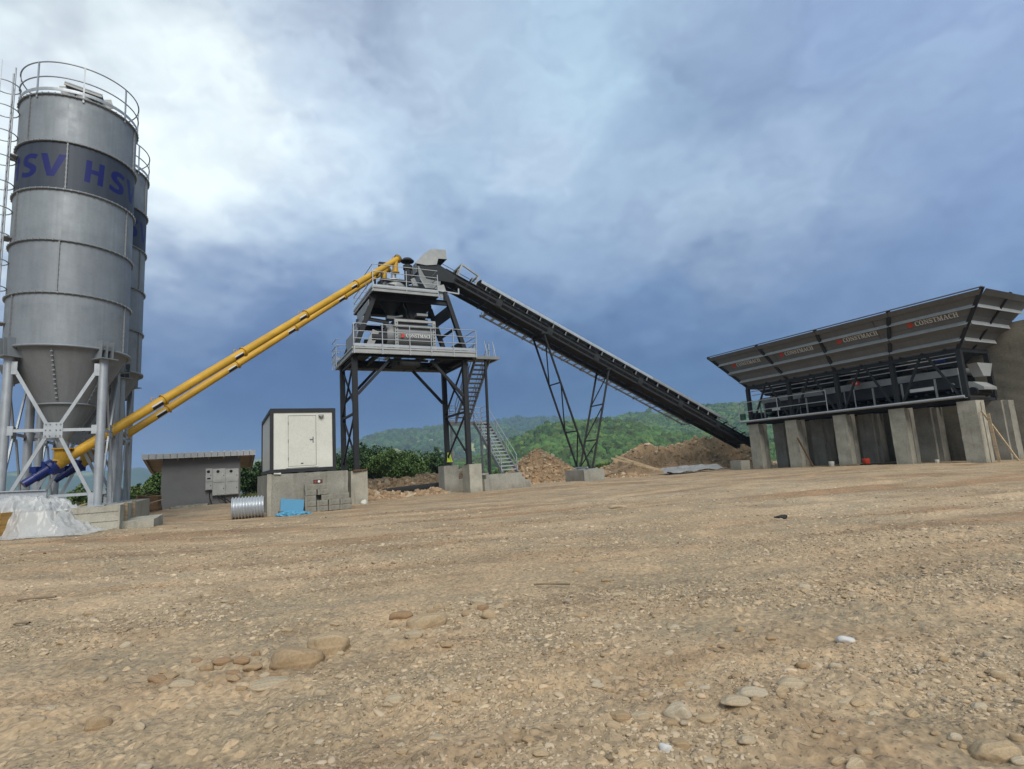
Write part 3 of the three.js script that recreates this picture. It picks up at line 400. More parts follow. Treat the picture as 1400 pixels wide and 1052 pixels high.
  stone('flat slab of pale stone on the stony ground', 1028, 949, 36, 12, M.stones[3]); stone('thin pale slab touching a broader flat slab', 1006, 963, 34, 9, M.stones[1]); stone('dull tan cobble partly under soil', 964, 986, 28, 12, M.stones[0]); stone('flat tan cobble beside two thin slabs', 1083, 939, 32, 14, M.stones[1]); stone('black scrap lump lying alone on the yard', 1068, 709, 18, 5, M.black); stone('pale lump of soil with a small ridge, middle of the yard', 845, 695, 24, 7, M.stones[1]); stone('broad flat stone flush with the gravel', 248, 938, 30, 9, M.stones[1]); stone('wide flat stone flush with soil below the round stone', 362, 936, 60, 11, M.stones[1]); stone('reddish cobble behind the oblong boulder', 548, 846, 28, 12, M.stones[4]); stone('small cobble at the end of the stony row', 668, 842, 18, 13, M.stones[0]);
  for (const [x, y, w, h, m] of [[600, 830, 14, 8, 0], [617, 845, 15, 8, 1], [628, 849, 12, 8, 0], [640, 842, 16, 9, 2], [648, 832, 12, 8, 0], [655, 826, 26, 10, 1], [660, 834, 16, 9, 4], [683, 832, 12, 8, 1], [690, 828, 12, 7, 0], [566, 869, 26, 10, 1], [575, 840, 12, 7, 0], [530, 868, 14, 9, 1], [536, 858, 14, 8, 0], [590, 838, 14, 7, 2], [612, 834, 10, 6, 0], [676, 838, 12, 7, 2]]) stone('small cobble in the cluster around the oblong boulder', x, y, w, h, M.stones[m], 'cobbles around the oblong boulder');
  for (const [x, y, w, h, m] of [[430, 900, 16, 9, 2], [375, 925, 18, 7, 4], [330, 905, 20, 8, 4], [305, 908, 24, 8, 4], [283, 914, 20, 10, 2], [318, 920, 16, 8, 4], [345, 916, 22, 8, 2], [215, 930, 24, 9, 4], [232, 926, 20, 7, 2], [270, 905, 14, 6, 4], [385, 893, 18, 7, 2], [350, 896, 14, 6, 4]]) stone('brown clod in the row beside the flat round stone', x, y, w, h, M.stones[m], 'clods beside the round stone');
  let k = 0; while (k < 190) { const x = rr(-20, 1420), y = 760 + 292 * Math.pow(rnd(), 0.7); const w = rr(7, 17) * (0.5 + 0.8 * (y - 700) / 352) * (rnd() < 0.08 ? 1.6 : 1); const near = x > 650 ? 1 : 0.6; if (rnd() > near) continue; const tone = Math.floor(rnd() * 4); stone(`small ${['tan', 'pale tan', 'brown', 'pale grey'][tone]} cobble embedded in the gravel yard`, x, y, w, w * rr(0.35, 0.6), M.stones[tone], 'cobbles scattered over the yard'); k++; }
}
{ // clods and stones bedded in the soil heaps
  const q = new THREE.Quaternion(), eu = new THREE.Euler(), m4 = new THREE.Matrix4(), cc = new THREE.Color();
  for (const [m, g] of pileJobs) { const p = g.attributes.position, n = 2600, im = new THREE.InstancedMesh(facet(7), M.gravel, n); im.name = 'clod'; im.userData = { kind: 'stuff' }; for (let k = 0; k < n; k++) { const i = Math.floor(rnd() * p.count), s = 0.04 * Math.exp(1.7 * (rnd() + rnd() - 0.9)); eu.set(rr(-1, 1), rnd() * 6.28, rr(-1, 1)); q.setFromEuler(eu); m4.compose(V(p.getX(i), p.getY(i) + s * 0.1, p.getZ(i)), q, V(s * 1.2, s * 1.4, s)); im.setMatrixAt(k, m4); const v = rr(0.5, 0.98), gr = rnd() < 0.2 ? 0.8 : 0.05; cc.setRGB(lerp(0.42, 0.52, gr) * v, lerp(0.282, 0.43, gr) * v, lerp(0.168, 0.31, gr) * v); im.setColorAt(k, cc); } im.castShadow = im.receiveShadow = true; m.add(im); }
}
console.log('stones done');

// ================================================================ cement silos
const S1 = V(-15.8, 0, -19), S2 = S1.clone().addScaledVector(BX, 3.95).addScaledVector(AX, -0.03);
const RING = [6.32, 8.12, 9.96, 11.8, 13.57, 15.33], R = 1.75;
function shell(r0, r1, y0, y1, seg = 72) { const g = new THREE.CylinderGeometry(r1, r0, y1 - y0, seg, 1, true); g.translate(0, (y0 + y1) / 2, 0); const uv = g.attributes.uv; for (let i = 0; i < uv.count; i++) uv.setXY(i, uv.getX(i) * 6.283 * R, uv.getY(i) * (y1 - y0) + y0 * 1.37); g.userData.keep = true; return g; }
function hoop(r, y, h, w, seg = 72) { return lathe([[r, y - h / 2], [r + w, y - h / 2], [r + w, y + h / 2], [r, y + h / 2]], seg); }
const pol = (r, t, y) => V(r * Math.sin(t), y, r * Math.cos(t));
const bandTex = (() => {
  const c = document.createElement('canvas'); c.width = 2048; c.height = 336; const x = c.getContext('2d'); x.fillStyle = 'rgb(176,182,192)'; x.fillRect(0, 0, 2048, 336);
  for (let i = 0; i < 260; i++) { x.fillStyle = `rgba(${hash2(i, 1) > 0.5 ? '210,214,220' : '140,146,156'},0.10)`; x.fillRect(hash2(i, 2) * 2048, 0, 6 + hash2(i, 3) * 50, 336); }
  x.textBaseline = 'alphabetic'; const put = (ch, a0, a1) => { x.save(); x.font = 'bold 215px sans-serif'; const w = x.measureText(ch).width; x.translate(a0 / 360 * 2048, 248); x.scale((a1 - a0) / 360 * 2048 / w, 1); x.transform(1, 0, -0.06, 1, 0, 0); x.fillStyle = 'rgb(34,62,232)'; x.fillText(ch, 0, 0); x.strokeStyle = x.fillStyle; x.lineWidth = 5; x.strokeText(ch, 0, 0); x.restore(); };
  for (let k = -1; k < 5; k++) { const o = 14.7 + k * 90; put('H', o, o + 23); put('S', o + 26, o + 48); put('V', o + 50, o + 74); }
  const t = new THREE.CanvasTexture(c); t.colorSpace = THREE.SRGBColorSpace; t.wrapS = THREE.RepeatWrapping; return t;
})();
M.band = std({ color: col(0.088, 0.104, 0.132), metalness: 0.2, roughness: 0.6, map: bandTex });
M.seam = std({ color: col(0.2, 0.21, 0.225), metalness: 0.3, roughness: 0.6 });
function silo(C, label) {
  const t = thing('cement_silo', label, 'silo', [C.x, 0, C.z], ALPHA, 'pair of cement silos');
  const mats = [M.galv, M.galvB, M.galvC, M.band, M.galv];
  for (let k = 0; k < 5; k++) {
    const y0 = RING[k], y1 = RING[k + 1], g = shell(R, R, y0, y1);
    if (k === 3) { const uv = g.attributes.uv; for (let i = 0; i < uv.count; i++) uv.setXY(i, uv.getX(i) / (6.283 * R), (uv.getY(i) - y0 * 1.37) / (y1 - y0)); }
    const ring = part(t, 'shell_ring', g, mats[k], k === 3 ? 'dark grey ring with blue painted letters' : undefined);
    const bolts = []; for (let i = 0; i < 56; i++) { const a = i / 56 * 6.283; bolts.push(box(0.03, 0.07, 0.035, 0, 0, 0).rotateY(a).translate(...pol(R + 0.055, a, y1 - 0.0).toArray())); }
    part(ring, 'flange', hoop(R, y1, 0.05, 0.055), M.seam); part(ring, 'bolt_row', bolts, M.galvB).userData.kind = 'stuff';
    for (let s = 0; s < 3; s++) { const a = [(-0.83), (-0.02), (-0.9), (0.02), (-0.72)][k] + s * 6.283 / 3 + (k % 2 ? 0 : 0.0); const L = [], bb = []; L.push(box(0.035, y1 - y0 - 0.06, 0.05).rotateY(a).translate(...pol(R + 0.02, a, (y0 + y1) / 2).toArray())); for (let b = 0; b < 10; b++) bb.push(box(0.06, 0.04, 0.035).rotateY(a).translate(...pol(R + 0.02, a, y0 + 0.1 + b * (y1 - y0 - 0.2) / 9).toArray())); part(ring, 'vertical_seam', L, M.seam); part(ring, 'bolt_row', bb, M.galvB).userData.kind = 'stuff'; }
  }
  part(t, 'bottom_flange', hoop(R, RING[0], 0.08, 0.09), M.galvB);
  const cone = part(t, 'cone', shell(0.82, R - 0.01, 4.5, 6.3), M.cone); part(cone, 'flange', hoop(0.82, 4.5, 0.05, 0.05, 48), M.galvB); part(cone, 'lower_cone', shell(0.17, 0.82, 3.25, 4.5), M.cone);
  for (let s = 0; s < 6; s++) { const a = -0.05 + s * 1.047, L = []; L.push(bar(pol(R, a, 6.28), pol(0.84, a, 4.53), 0.03, 0.03)); const bb = []; for (let b = 1; b < 12; b++) { const f = b / 12; bb.push(box(0.07, 0.04, 0.05).rotateY(a).translate(...pol(lerp(R, 0.84, f) + 0.02, a, lerp(6.28, 4.53, f)).toArray())); } part(cone, 'vertical_seam', L, M.cone); part(cone, 'bolt_row', bb, M.galvB).userData.kind = 'stuff'; }
  part(t, 'outlet', [shell(0.17, 0.17, 3.0, 3.25, 24), hoop(0.16, 3.0, 0.04, 0.1, 24)].map((g) => { g.userData.keep = false; return g; }), M.grey);
  { const a = -1.15, c = pol(1.42, a, 5.55), nrm = pol(0.88, a, -0.48).normalize(); part(t, 'manhole', [rod(c, c.clone().addScaledVector(nrm, 0.16), 0.36, 24), rod(c.clone().addScaledVector(nrm, 0.16), c.clone().addScaledVector(nrm, 0.2), 0.4, 24)], M.galvB); }
  // legs, head brackets, bracing
  const LX = 1.25, LEG = 0.135, y0 = 0.98;
  for (const [sx, sz] of [[-1, 1], [1, 1], [1, -1], [-1, -1]]) {
    const leg = part(t, 'leg', rod([sx * LX, y0 + 0.03, sz * LX], [sx * LX, 5.95, sz * LX], LEG, 20), M.zinc); part(leg, 'base_plate', box(0.46, 0.03, 0.46, sx * LX, y0 + 0.015, sz * LX), M.zinc);
    const a = Math.atan2(sx, sz), br = []; for (const o of [-0.2, 0, 0.2]) { const s = poly([[-0.28, 0], [0.16, 0], [0.2, 0.62], [-0.05, 0.62]], 0.018).translate(0, 0, 0.009); s.rotateY(-Math.PI / 2); br.push(s.translate(o, 5.98, 0)); }
    br.push(box(0.56, 0.03, 0.5, 0, 5.965, 0.06)); const q = geo(br); q.rotateY(a); q.translate(sx * LX, 0, sz * LX); part(leg, 'head_bracket', q, M.galvB);
  }
  const midY = 3.55; for (let f = 0; f < 4; f++) {
    const ca = Math.cos(f * Math.PI / 2), sa = Math.sin(f * Math.PI / 2), P = (x, y, z) => V(x * ca + z * sa, y, -x * sa + z * ca), z = LX + 0.06, e = LX - 0.14, nb = V(sa, 0, ca);
    const plate = part(t, 'brace_plate', geo(box(0.5, 0.5, 0.02, 0, midY, z + 0.03)).rotateY(f * Math.PI / 2), M.zinc); const bs = []; for (const bx of [-0.19, -0.08, 0.08, 0.19]) for (const by of [-0.19, 0, 0.19]) { const p = P(bx, midY + by, z + 0.03); bs.push(rod(p, p.clone().addScaledVector(nb, 0.035), 0.022, 6)); } part(plate, 'bolt_row', bs, M.galvB).userData.kind = 'stuff';
    for (const s of [-1, 1]) { part(t, 'brace', bar(P(s * 0.17, midY + 0.18, z), P(s * e, 5.62, z), 0.1, 0.05, nb), M.zinc); part(t, 'brace', bar(P(s * 0.17, midY - 0.18, z), P(s * e, 1.28, z), 0.1, 0.05, nb), M.zinc); part(t, 'brace', bar(P(s * 0.22, midY, z), P(s * e, midY, z), 0.1, 0.05, nb), M.zinc);
      for (const [yy, hh] of [[5.6, 0.42], [midY, 0.3], [1.22, 0.42]]) part(t, 'gusset', geo(box(0.24, hh, 0.018, s * (LX - 0.12), yy, z + 0.028)).rotateY(f * Math.PI / 2), M.zinc); }
    if (f !== 1) part(t, 'tie_beam', bar(P(-e, 1.4, LX - 0.02), P(e, 1.4, LX - 0.02), 0.06, 0.09), M.zinc);
  }
  // roof, guard rail, filter
  part(t, 'roof', lathe([[R, 15.33], [R * 0.5, 15.55], [0.02, 15.7]], 64), M.galv);
  const rail = part(t, 'guard_rail', [15.98, 16.55].map((y) => new THREE.TorusGeometry(R + 0.03, 0.024, 6, 80).rotateX(Math.PI / 2).translate(0, y, 0)), M.zinc); part(rail, 'toe_band', hoop(R + 0.02, 15.52, 0.12, 0.012), M.zinc);
  for (let k = 0; k < 8; k++) { const a = 0.22 + k * Math.PI / 4; part(rail, 'post', bar(pol(R + 0.03, a, 15.2), pol(R + 0.03, a, 16.56), 0.05, 0.035, pol(1, a, 0)), M.zinc); }
  const filt = part(t, 'dust_filter', [rod([0.1, 15.5, 0.25], [0.1, 16.1, 0.25], 0.36, 28), rod([0.1, 16.1, 0.25], [0.1, 16.25, 0.25], 0.36, 28, 0.26), box(0.26, 0.5, 0.26, 0.5, 15.75, 0.45)], M.greyL);
  part(filt, 'rain_cover', [bar([-0.42, 16.52, 0.25], [0.72, 16.3, 0.25], 0.85, 0.035), bar([-0.42, 16.5, 0.66], [0.72, 16.28, 0.66], 0.03, 0.14), bar([-0.42, 16.5, 0.45], [-0.3, 16.0, 0.45], 0.4, 0.03, V(0, 0, 1)), bar([0.72, 16.3, 0.4], [0.82, 15.95, 0.4], 0.5, 0.03, V(0, 0, 1))], M.grey);
  // caged ladder
  const la = -1.17, lad = part(t, 'ladder', [-0.21, 0.21].map((o) => { const p = pol(R + 0.2, la, 0), n = V(Math.cos(la), 0, -Math.sin(la)).multiplyScalar(o); return rod(p.clone().add(n).setY(6.4), p.clone().add(n).setY(16.5), 0.024, 6); }), M.zinc);
  for (let y = 6.6; y < 15.4; y += 0.32) { const p = pol(R + 0.2, la, y), n = V(Math.cos(la), 0, -Math.sin(la)).multiplyScalar(0.21); part(lad, 'rung', rod(p.clone().sub(n), p.clone().add(n), 0.014, 5), M.zinc); }
  for (let y = 8.4; y < 16.6; y += 0.92) { const c = pol(R + 0.42, la, y), g = new THREE.TorusGeometry(0.42, 0.02, 5, 26).rotateX(Math.PI / 2).translate(c.x, c.y, c.z); part(lad, 'cage_hoop', g, M.zinc); }
  for (let k = 0; k < 5; k++) { const a = la + (-1.15 + k * 0.575), c = pol(R + 0.42, la, 0).add(pol(0.42, a, 0)); part(lad, 'cage_bar', bar(c.clone().setY(8.4), c.clone().setY(16.5), 0.03, 0.012), M.zinc); }
  for (const y of [7.2, 10.2, 13.2]) part(lad, 'bracket', bar(pol(R, la, y), pol(R + 0.2, la, y), 0.5, 0.04), M.seam);
  return t;
}
silo(S1, 'grey ringed steel silo with blue letters, standing clear in front of its twin'); silo(S2, 'grey ringed steel silo half hidden behind its twin');
// footings
function slab(x0, x1, y0, y1, z0, z1) { const g = new THREE.BoxGeometry(x1 - x0, y1 - y0, z1 - z0, Math.ceil((x1 - x0) / 0.15), Math.ceil((y1 - y0) / 0.15), Math.ceil((z1 - z0) / 0.15)); g.translate((x0 + x1) / 2, (y0 + y1) / 2, (z0 + z1) / 2); return rough(g, 0.022, 4); }
{
  const f = thing('silo_footing', 'concrete strip footing with timber stake under the right hand silo legs', 'footing', [S1.x, 0, S1.z], ALPHA); part(f, 'concrete_strip', slab(0.55, 2.0, -0.3, 0.98, -6.0, 2.05), M.concreteB); part(f, 'step', slab(2.0, 2.9, -0.3, 0.42, -1.5, 1.6), M.concreteB);
  for (const z of [1.2, -0.6]) part(f, 'timber_stake', bar([2.04, 0, z], [2.04, 1.02, z], 0.07, 0.12), M.woodOld);
  for (const y of [0.5, 0.8]) part(f, 'form_line', bar([0.6, y, 2.062], [1.95, y, 2.062], 0.012, 0.012), M.concreteB);
  const h = thing('silo_footing', 'concrete strip footing under the left hand silo legs behind the plastic sheet', 'footing', [S1.x, 0, S1.z], ALPHA); part(h, 'concrete_strip', slab(-2.0, -0.55, -0.3, 0.98, -6.0, 2.05), M.concreteB);
  const gb = thing('steel_beam', 'grey steel channel lying against the front of the silo legs', 'beam', [S1.x, 0, S1.z], ALPHA); part(gb, 'web', bar([-2.3, 1.42, 1.6], [0.0, 1.36, 1.62], 0.1, 0.46), M.zinc); part(gb, 'flange', bar([-2.3, 1.67, 1.62], [0.0, 1.61, 1.64], 0.2, 0.03), M.zinc);
}
// ================================================================ yellow screw conveyors
const TW = V(-8.65, 0, -30); // tower's front left leg
const tw = (x, y, z) => TW.clone().addScaledVector(AX, x).addScaledVector(BX, -z).setY(y);
function screw(p, q, r, label) {
  const L = p.distanceTo(q), d = q.clone().sub(p).normalize(), t = thing('screw_conveyor', label, 'conveyor', p.toArray(), 0, 'screw conveyors'); const at = (s, up = 0) => d.clone().multiplyScalar(s).add(V(0, up, 0)); const nseg = 5, side = d.clone().cross(UP).normalize(), nrm = side.clone().cross(d);
  for (let k = 0; k < nseg; k++) { const s0 = -0.1 + k * (L + 0.1) / nseg, s1 = -0.1 + (k + 1) * (L + 0.1) / nseg; const tube = part(t, 'tube', rod(at(s0), at(s1 - 0.02), r, 28), M.yellow); if (k < nseg) part(tube, 'flange', [rod(at(s1 - 0.05), at(s1 - 0.025), r + 0.06, 28), rod(at(s1 - 0.02), at(s1 + 0.005), r + 0.06, 28)], M.yellow);
    const lug = new THREE.TorusGeometry(0.07, 0.015, 6, 14); lug.lookAt(side); lug.translate(...at(s1 - 0.35).addScaledVector(nrm, r + 0.05).toArray()); part(tube, 'lifting_lug', lug, M.yellow);
    if (k < nseg - 1) { const c0 = at(s1 - 0.62), c1 = at(s1 - 0.16); const arc = new THREE.CylinderGeometry(r + 0.004, r + 0.004, c0.distanceTo(c1), 14, 1, true, 0, 0.8).rotateX(Math.PI / 2), arc2 = new THREE.CylinderGeometry(r + 0.004, r + 0.004, c0.distanceTo(c1), 8, 1, true, 0, 0.3).rotateX(Math.PI / 2); arc.rotateZ(-1.5); arc2.rotateZ(-1.8); part(tube, 'warning_sticker', aim(arc, c0, c1), M.rubber); part(tube, 'warning_sticker', aim(arc2, c0, c1), M.letter); } }
  part(t, 'inlet', [rod([0, 0, 0], [0, 0.42, 0], r + 0.05, 24), rod([0, 0.4, 0], [0, 0.44, 0], r + 0.14, 24), rod(at(-0.25), at(0.2), r + 0.03, 24)], M.yellow);
  const mo = part(t, 'drive_motor', [rod(at(-0.9), at(-0.42), r * 0.95, 20), rod(at(-1.25), at(-0.9), r * 0.78, 20), box(0.22, 0.2, 0.26).translate(...at(-0.72).addScaledVector(nrm, r + 0.02).toArray())], M.blue); part(mo, 'gearbox', [rod(at(-0.44), at(-0.24), r + 0.1, 24), box(0.42, 0.42, 0.36).translate(...at(-0.36).toArray())], M.blue);
  const fins = []; for (let k = 0; k < 7; k++) fins.push(rod(at(-0.86 + k * 0.06), at(-0.84 + k * 0.06), r * 1.06, 20)); part(mo, 'cooling_fin', fins, M.blue).userData.kind = 'stuff';
  part(t, 'end_plate', rod(at(L), at(L + 0.05), r + 0.1, 28), M.grey); const o = at(L - 0.3); part(t, 'outlet_spout', [rod(o, o.clone().add(V(0, -0.75, 0)), r, 20), rod(o.clone().add(V(0, -0.75, 0)), o.clone().add(V(0, -0.8, 0)), r + 0.08, 20)], M.yellow);
  return t;
}
screw(S1.clone().setY(2.58), tw(2.95, 14.62, -1.25), 0.175, 'yellow screw conveyor tube rising from the clear standing silo, the upper of two'); screw(S2.clone().setY(2.75), tw(2.5, 14.2, -2.1), 0.165, 'yellow screw conveyor tube rising from the half hidden silo, the lower of two');

// ================================================================ plastic covered pallets and litter by the silo
{
  const c = V(-14.9, 0, -17.1), top = (x, z) => { // draped film
    const u = (x + 1.9) / 3.6; let h = 1.0 * sstep(1.02, 0.5, u) * (1 - 0.12 * sstep(0.3, 0, u)) * sstep(-0.02, 0.35, (z + 1.2) / 2.2 > 0.5 ? 1 - (z + 1.2) / 2.2 : (z + 1.2) / 2.2 + 0.25) + 0.02; return h; };
  const g = new THREE.PlaneGeometry(3.7, 2.4, 150, 96); g.rotateX(-Math.PI / 2); const p = g.attributes.position; for (let i = 0; i < p.count; i++) { let x = p.getX(i), z = p.getZ(i); const e = (fbm(x * 1.3 + 5, z * 1.3, 3) - 0.5) * 0.35; x += e; z += (fbm(x * 1.1, z * 1.4 + 9, 3) - 0.5) * 0.3; const h = top(x, z); const w = (0.5 - Math.abs(fbm(x * 1.7 + z * 1.5, z * 2.4 - x * 1.1, 3) - 0.5) * 3) * 0.32 + (0.5 - Math.abs(fbm(x * 5 + 2 + z, z * 4 - x * 2, 3) - 0.5) * 3) * 0.17 + (fbm(x * 14, z * 11, 2) - 0.5) * 0.04; const gy = groundH(c.x + x, c.z + z); p.setXYZ(i, x, gy + 0.02 + Math.max(0, h + w * Math.min(1, 0.25 + h) - 0.05), z); } g.computeVertexNormals();
  const f = thing('plastic_sheet', 'crumpled clear plastic sheet draped over pallets beside the silo leg', 'plastic sheet', [c.x, 0, c.z], 0.1); const m = new THREE.Mesh(g, M.plastic); m.name = 'film'; f.add(m);
  const b0 = V(-15.55, 0, -17.0), gy = groundH(b0.x, b0.z); const cr = thing('wooden_crate', 'yellow boarded crate poking out under the plastic sheet', 'crate', [b0.x - 0.1, gy, b0.z + 0.5], 0.1); for (let k = 0; k < 4; k++) part(cr, 'board', box(1.0, 0.16, 0.03, 0, 0.12 + k * 0.18, 0.42), M.crate); part(cr, 'core', box(1.0, 0.72, 0.8, 0, 0.38, 0), M.crate); for (const s of [-1, 1]) part(cr, 'batten', box(0.08, 0.76, 0.03, s * 0.44, 0.39, 0.452), M.crate);
  single('pallet_load', 'bulky white wrapped load seen through the plastic sheet', 'wrapped load', slab(-0.75, 0.55, 0, 0.72, -0.5, 0.4), M.whiteB, [-14.75, groundH(-14.75, -17.2) - 0.02, -17.25], 0.1);
  single('fabric_roll', 'teal roll lying at the edge of the plastic sheet', 'roll', rod([-0.5, 0.09, 0], [0.5, 0.09, 0.05], 0.09, 16), M.teal, [-15.75, groundH(-15.75, -16.2), -16.2], 0.05);
  for (const [px, py, L, ry, rz, w, m, label] of [[95, 697, 1.0, 0.5, 0.35, 0.22, M.wood, 'short pale board tilted beside the plastic sheet'], [88, 703, 0.9, -0.3, 0.15, 0.16, M.woodOld, 'weathered board in the rubble behind the plastic'], [100, 708, 0.8, 0.1, 0.05, 0.14, M.woodOld, 'dark board flat against the footing corner'], [188, 691, 1.3, 0.2, 0.02, 0.5, M.tarpGrey, 'grey sheet lying left of the shed'], [205, 688, 1.2, 0.5, 0.25, 0.1, M.wood, 'pale plank end sticking up near the shed corner']]) { const p = onGround(px, py, 0.15), gy2 = groundH(p.x, p.z); const P = py > 694 ? atDepth(px, py, 19.3) : atDepth(px, py, 30); single('loose_board', label, 'board', box(L, 0.04, w, 0, 0, 0, 0, 0, rz), m, P.toArray(), ry); }
  { const p = atDepth(204, 690, 31); const bx = thing('cardboard_box', 'crushed brown box left of the shed', 'box', [p.x, groundH(p.x, p.z) - 0.05, p.z], 0.4); part(bx, 'carton', rough(new THREE.BoxGeometry(1.05, 0.85, 0.8, 5, 5, 5).translate(0, 0.45, 0), 0.16, 2.2), M.brown); part(bx, 'flap', bar([-0.5, 0.9, 0.3], [0.45, 1.0, 0.42], 0.3, 0.02), M.brown); }
  for (const [px, py, w] of [[262, 690, 0.5], [248, 692, 0.7], [238, 693, 0.5], [275, 689, 0.8]]) { const p = onGround(px, py, 0.3); single('rubble_piece', 'pale scrap lying along the foot of the shed wall', 'rubble', rough(new THREE.BoxGeometry(w, 0.12, 0.3, 4, 2, 3), 0.12, 3), M.concreteB, [p.x, groundH(p.x, p.z) + 0.05, p.z], rr(0, 1), 'scraps along the shed wall'); }
}

// ================================================================ grey shed
{
  const P = atDepth(219, 693, 33), t = thing('plaster_shed', 'small grey plastered shed with overhanging pale sheet roof', 'shed', P.toArray(), ALPHA);
  part(t, 'wall', [span(0, 4.25, -0.6, 2.78, -0.2, 0), span(0, 0.2, -0.6, 2.6, -3.4, -0.2), span(4.05, 4.25, -0.6, 2.6, -3.4, -0.2), span(0, 4.25, -0.6, 2.2, -3.6, -3.4)], M.plaster);
  const z0 = 0.55, z1 = -4.1, sl = -0.17, yr = (z) => 2.86 + sl * -z; const x0 = -0.92, x1 = 5.08;
  part(t, 'soffit', [bar([(x0 + x1) / 2, yr(z0) - 0.03, z0], [(x0 + x1) / 2, yr(z1) - 0.03, z1], x1 - x0 - 0.06, 0.03)], M.soffit);
  for (let k = 0; k < 8; k++) { const x = lerp(x0 + 0.12, x1 - 0.12, k / 7); part(t, 'rafter', bar([x, yr(z0 - 0.1) - 0.12, z0 - 0.1], [x, yr(z1) - 0.12, z1], 0.08, 0.14), M.soffit); }
  part(t, 'fascia', [bar([x0, yr(z0) - 0.02, z0], [x0, yr(z1) - 0.02, z1], 0.03, 0.16), bar([x1, yr(z0) - 0.02, z0], [x1, yr(z1) - 0.02, z1], 0.03, 0.16)], M.soffit);
  const n = 17, w = (x1 - x0 + 0.06) / n; for (let k = 0; k < n; k++) { const x = x0 - 0.03 + (k + 0.5) * w; const g = [bar([x, yr(z0 + 0.08) + 0.1, z0 + 0.08], [x, yr(z1 - 0.05) + 0.1, z1 - 0.05], w * 0.94, 0.025), bar([x - w * 0.42, yr(z0 + 0.08) + 0.135, z0 + 0.085], [x - w * 0.42, yr(z1) + 0.135, z1], 0.09, 0.07), box(w * 0.93, 0.3, 0.02, x, yr(z0 + 0.08) - 0.02, z0 + 0.1, 0.12), bar([x + w * 0.4, yr(z0) - 0.17, z0 + 0.12], [x + w * 0.3, yr(z0) + 0.12, z0 + 0.12], 0.035, 0.03)]; part(t, 'roof_sheet', g, M.roofing); }
  const c = thing('meter_cabinet', 'white electric meter cabinet fixed to the grey shed wall', 'meter cabinet', P.toArray(), ALPHA); part(c, 'housing', [span(2.33, 2.7, 0.78, 2.1, 0.002, 0.24), span(2.71, 3.42, 0.42, 2.06, 0.002, 0.26), span(3.43, 4.15, 0.42, 2.02, 0.002, 0.26)], M.cabinet);
  for (const [a, b, y0, y1, win] of [[2.35, 2.68, 1.3, 2.07, 1.9], [2.35, 2.68, 0.81, 1.27, 0], [2.74, 3.39, 1.22, 2.02, 1.88], [2.74, 3.39, 0.46, 1.19, 0], [3.46, 4.12, 1.22, 1.98, 1.86], [3.46, 4.12, 0.46, 1.19, 0]]) { const zf = b < 2.7 ? 0.241 : 0.261, dr = part(c, 'door', span(a, b, y0, y1, zf, zf + 0.025), M.cabinet); if (win) part(dr, 'meter_window', rod([(a * 0.6 + b * 0.4), win, zf + 0.02], [(a * 0.6 + b * 0.4), win, zf + 0.04], 0.09, 20), M.glass); part(dr, 'lock', box(0.04, 0.06, 0.02, b - 0.07, (y0 + y1) / 2, zf + 0.03), M.black); }
  part(c, 'counter', box(0.18, 0.09, 0.02, 2.51, 1.48, 0.27), M.glass);
  for (const [x, b] of [[2.55, 2.75], [3.0, 3.7], [3.2, 3.95], [3.35, 3.5]]) part(c, 'cable', path([[x, 0.85, 0.12], [x + 0.02, 0.35, 0.16], [(x + b) / 2, 0.08, 0.3], [b, -0.3, 0.4]], 0.028, 20, 6), M.rubber);
}
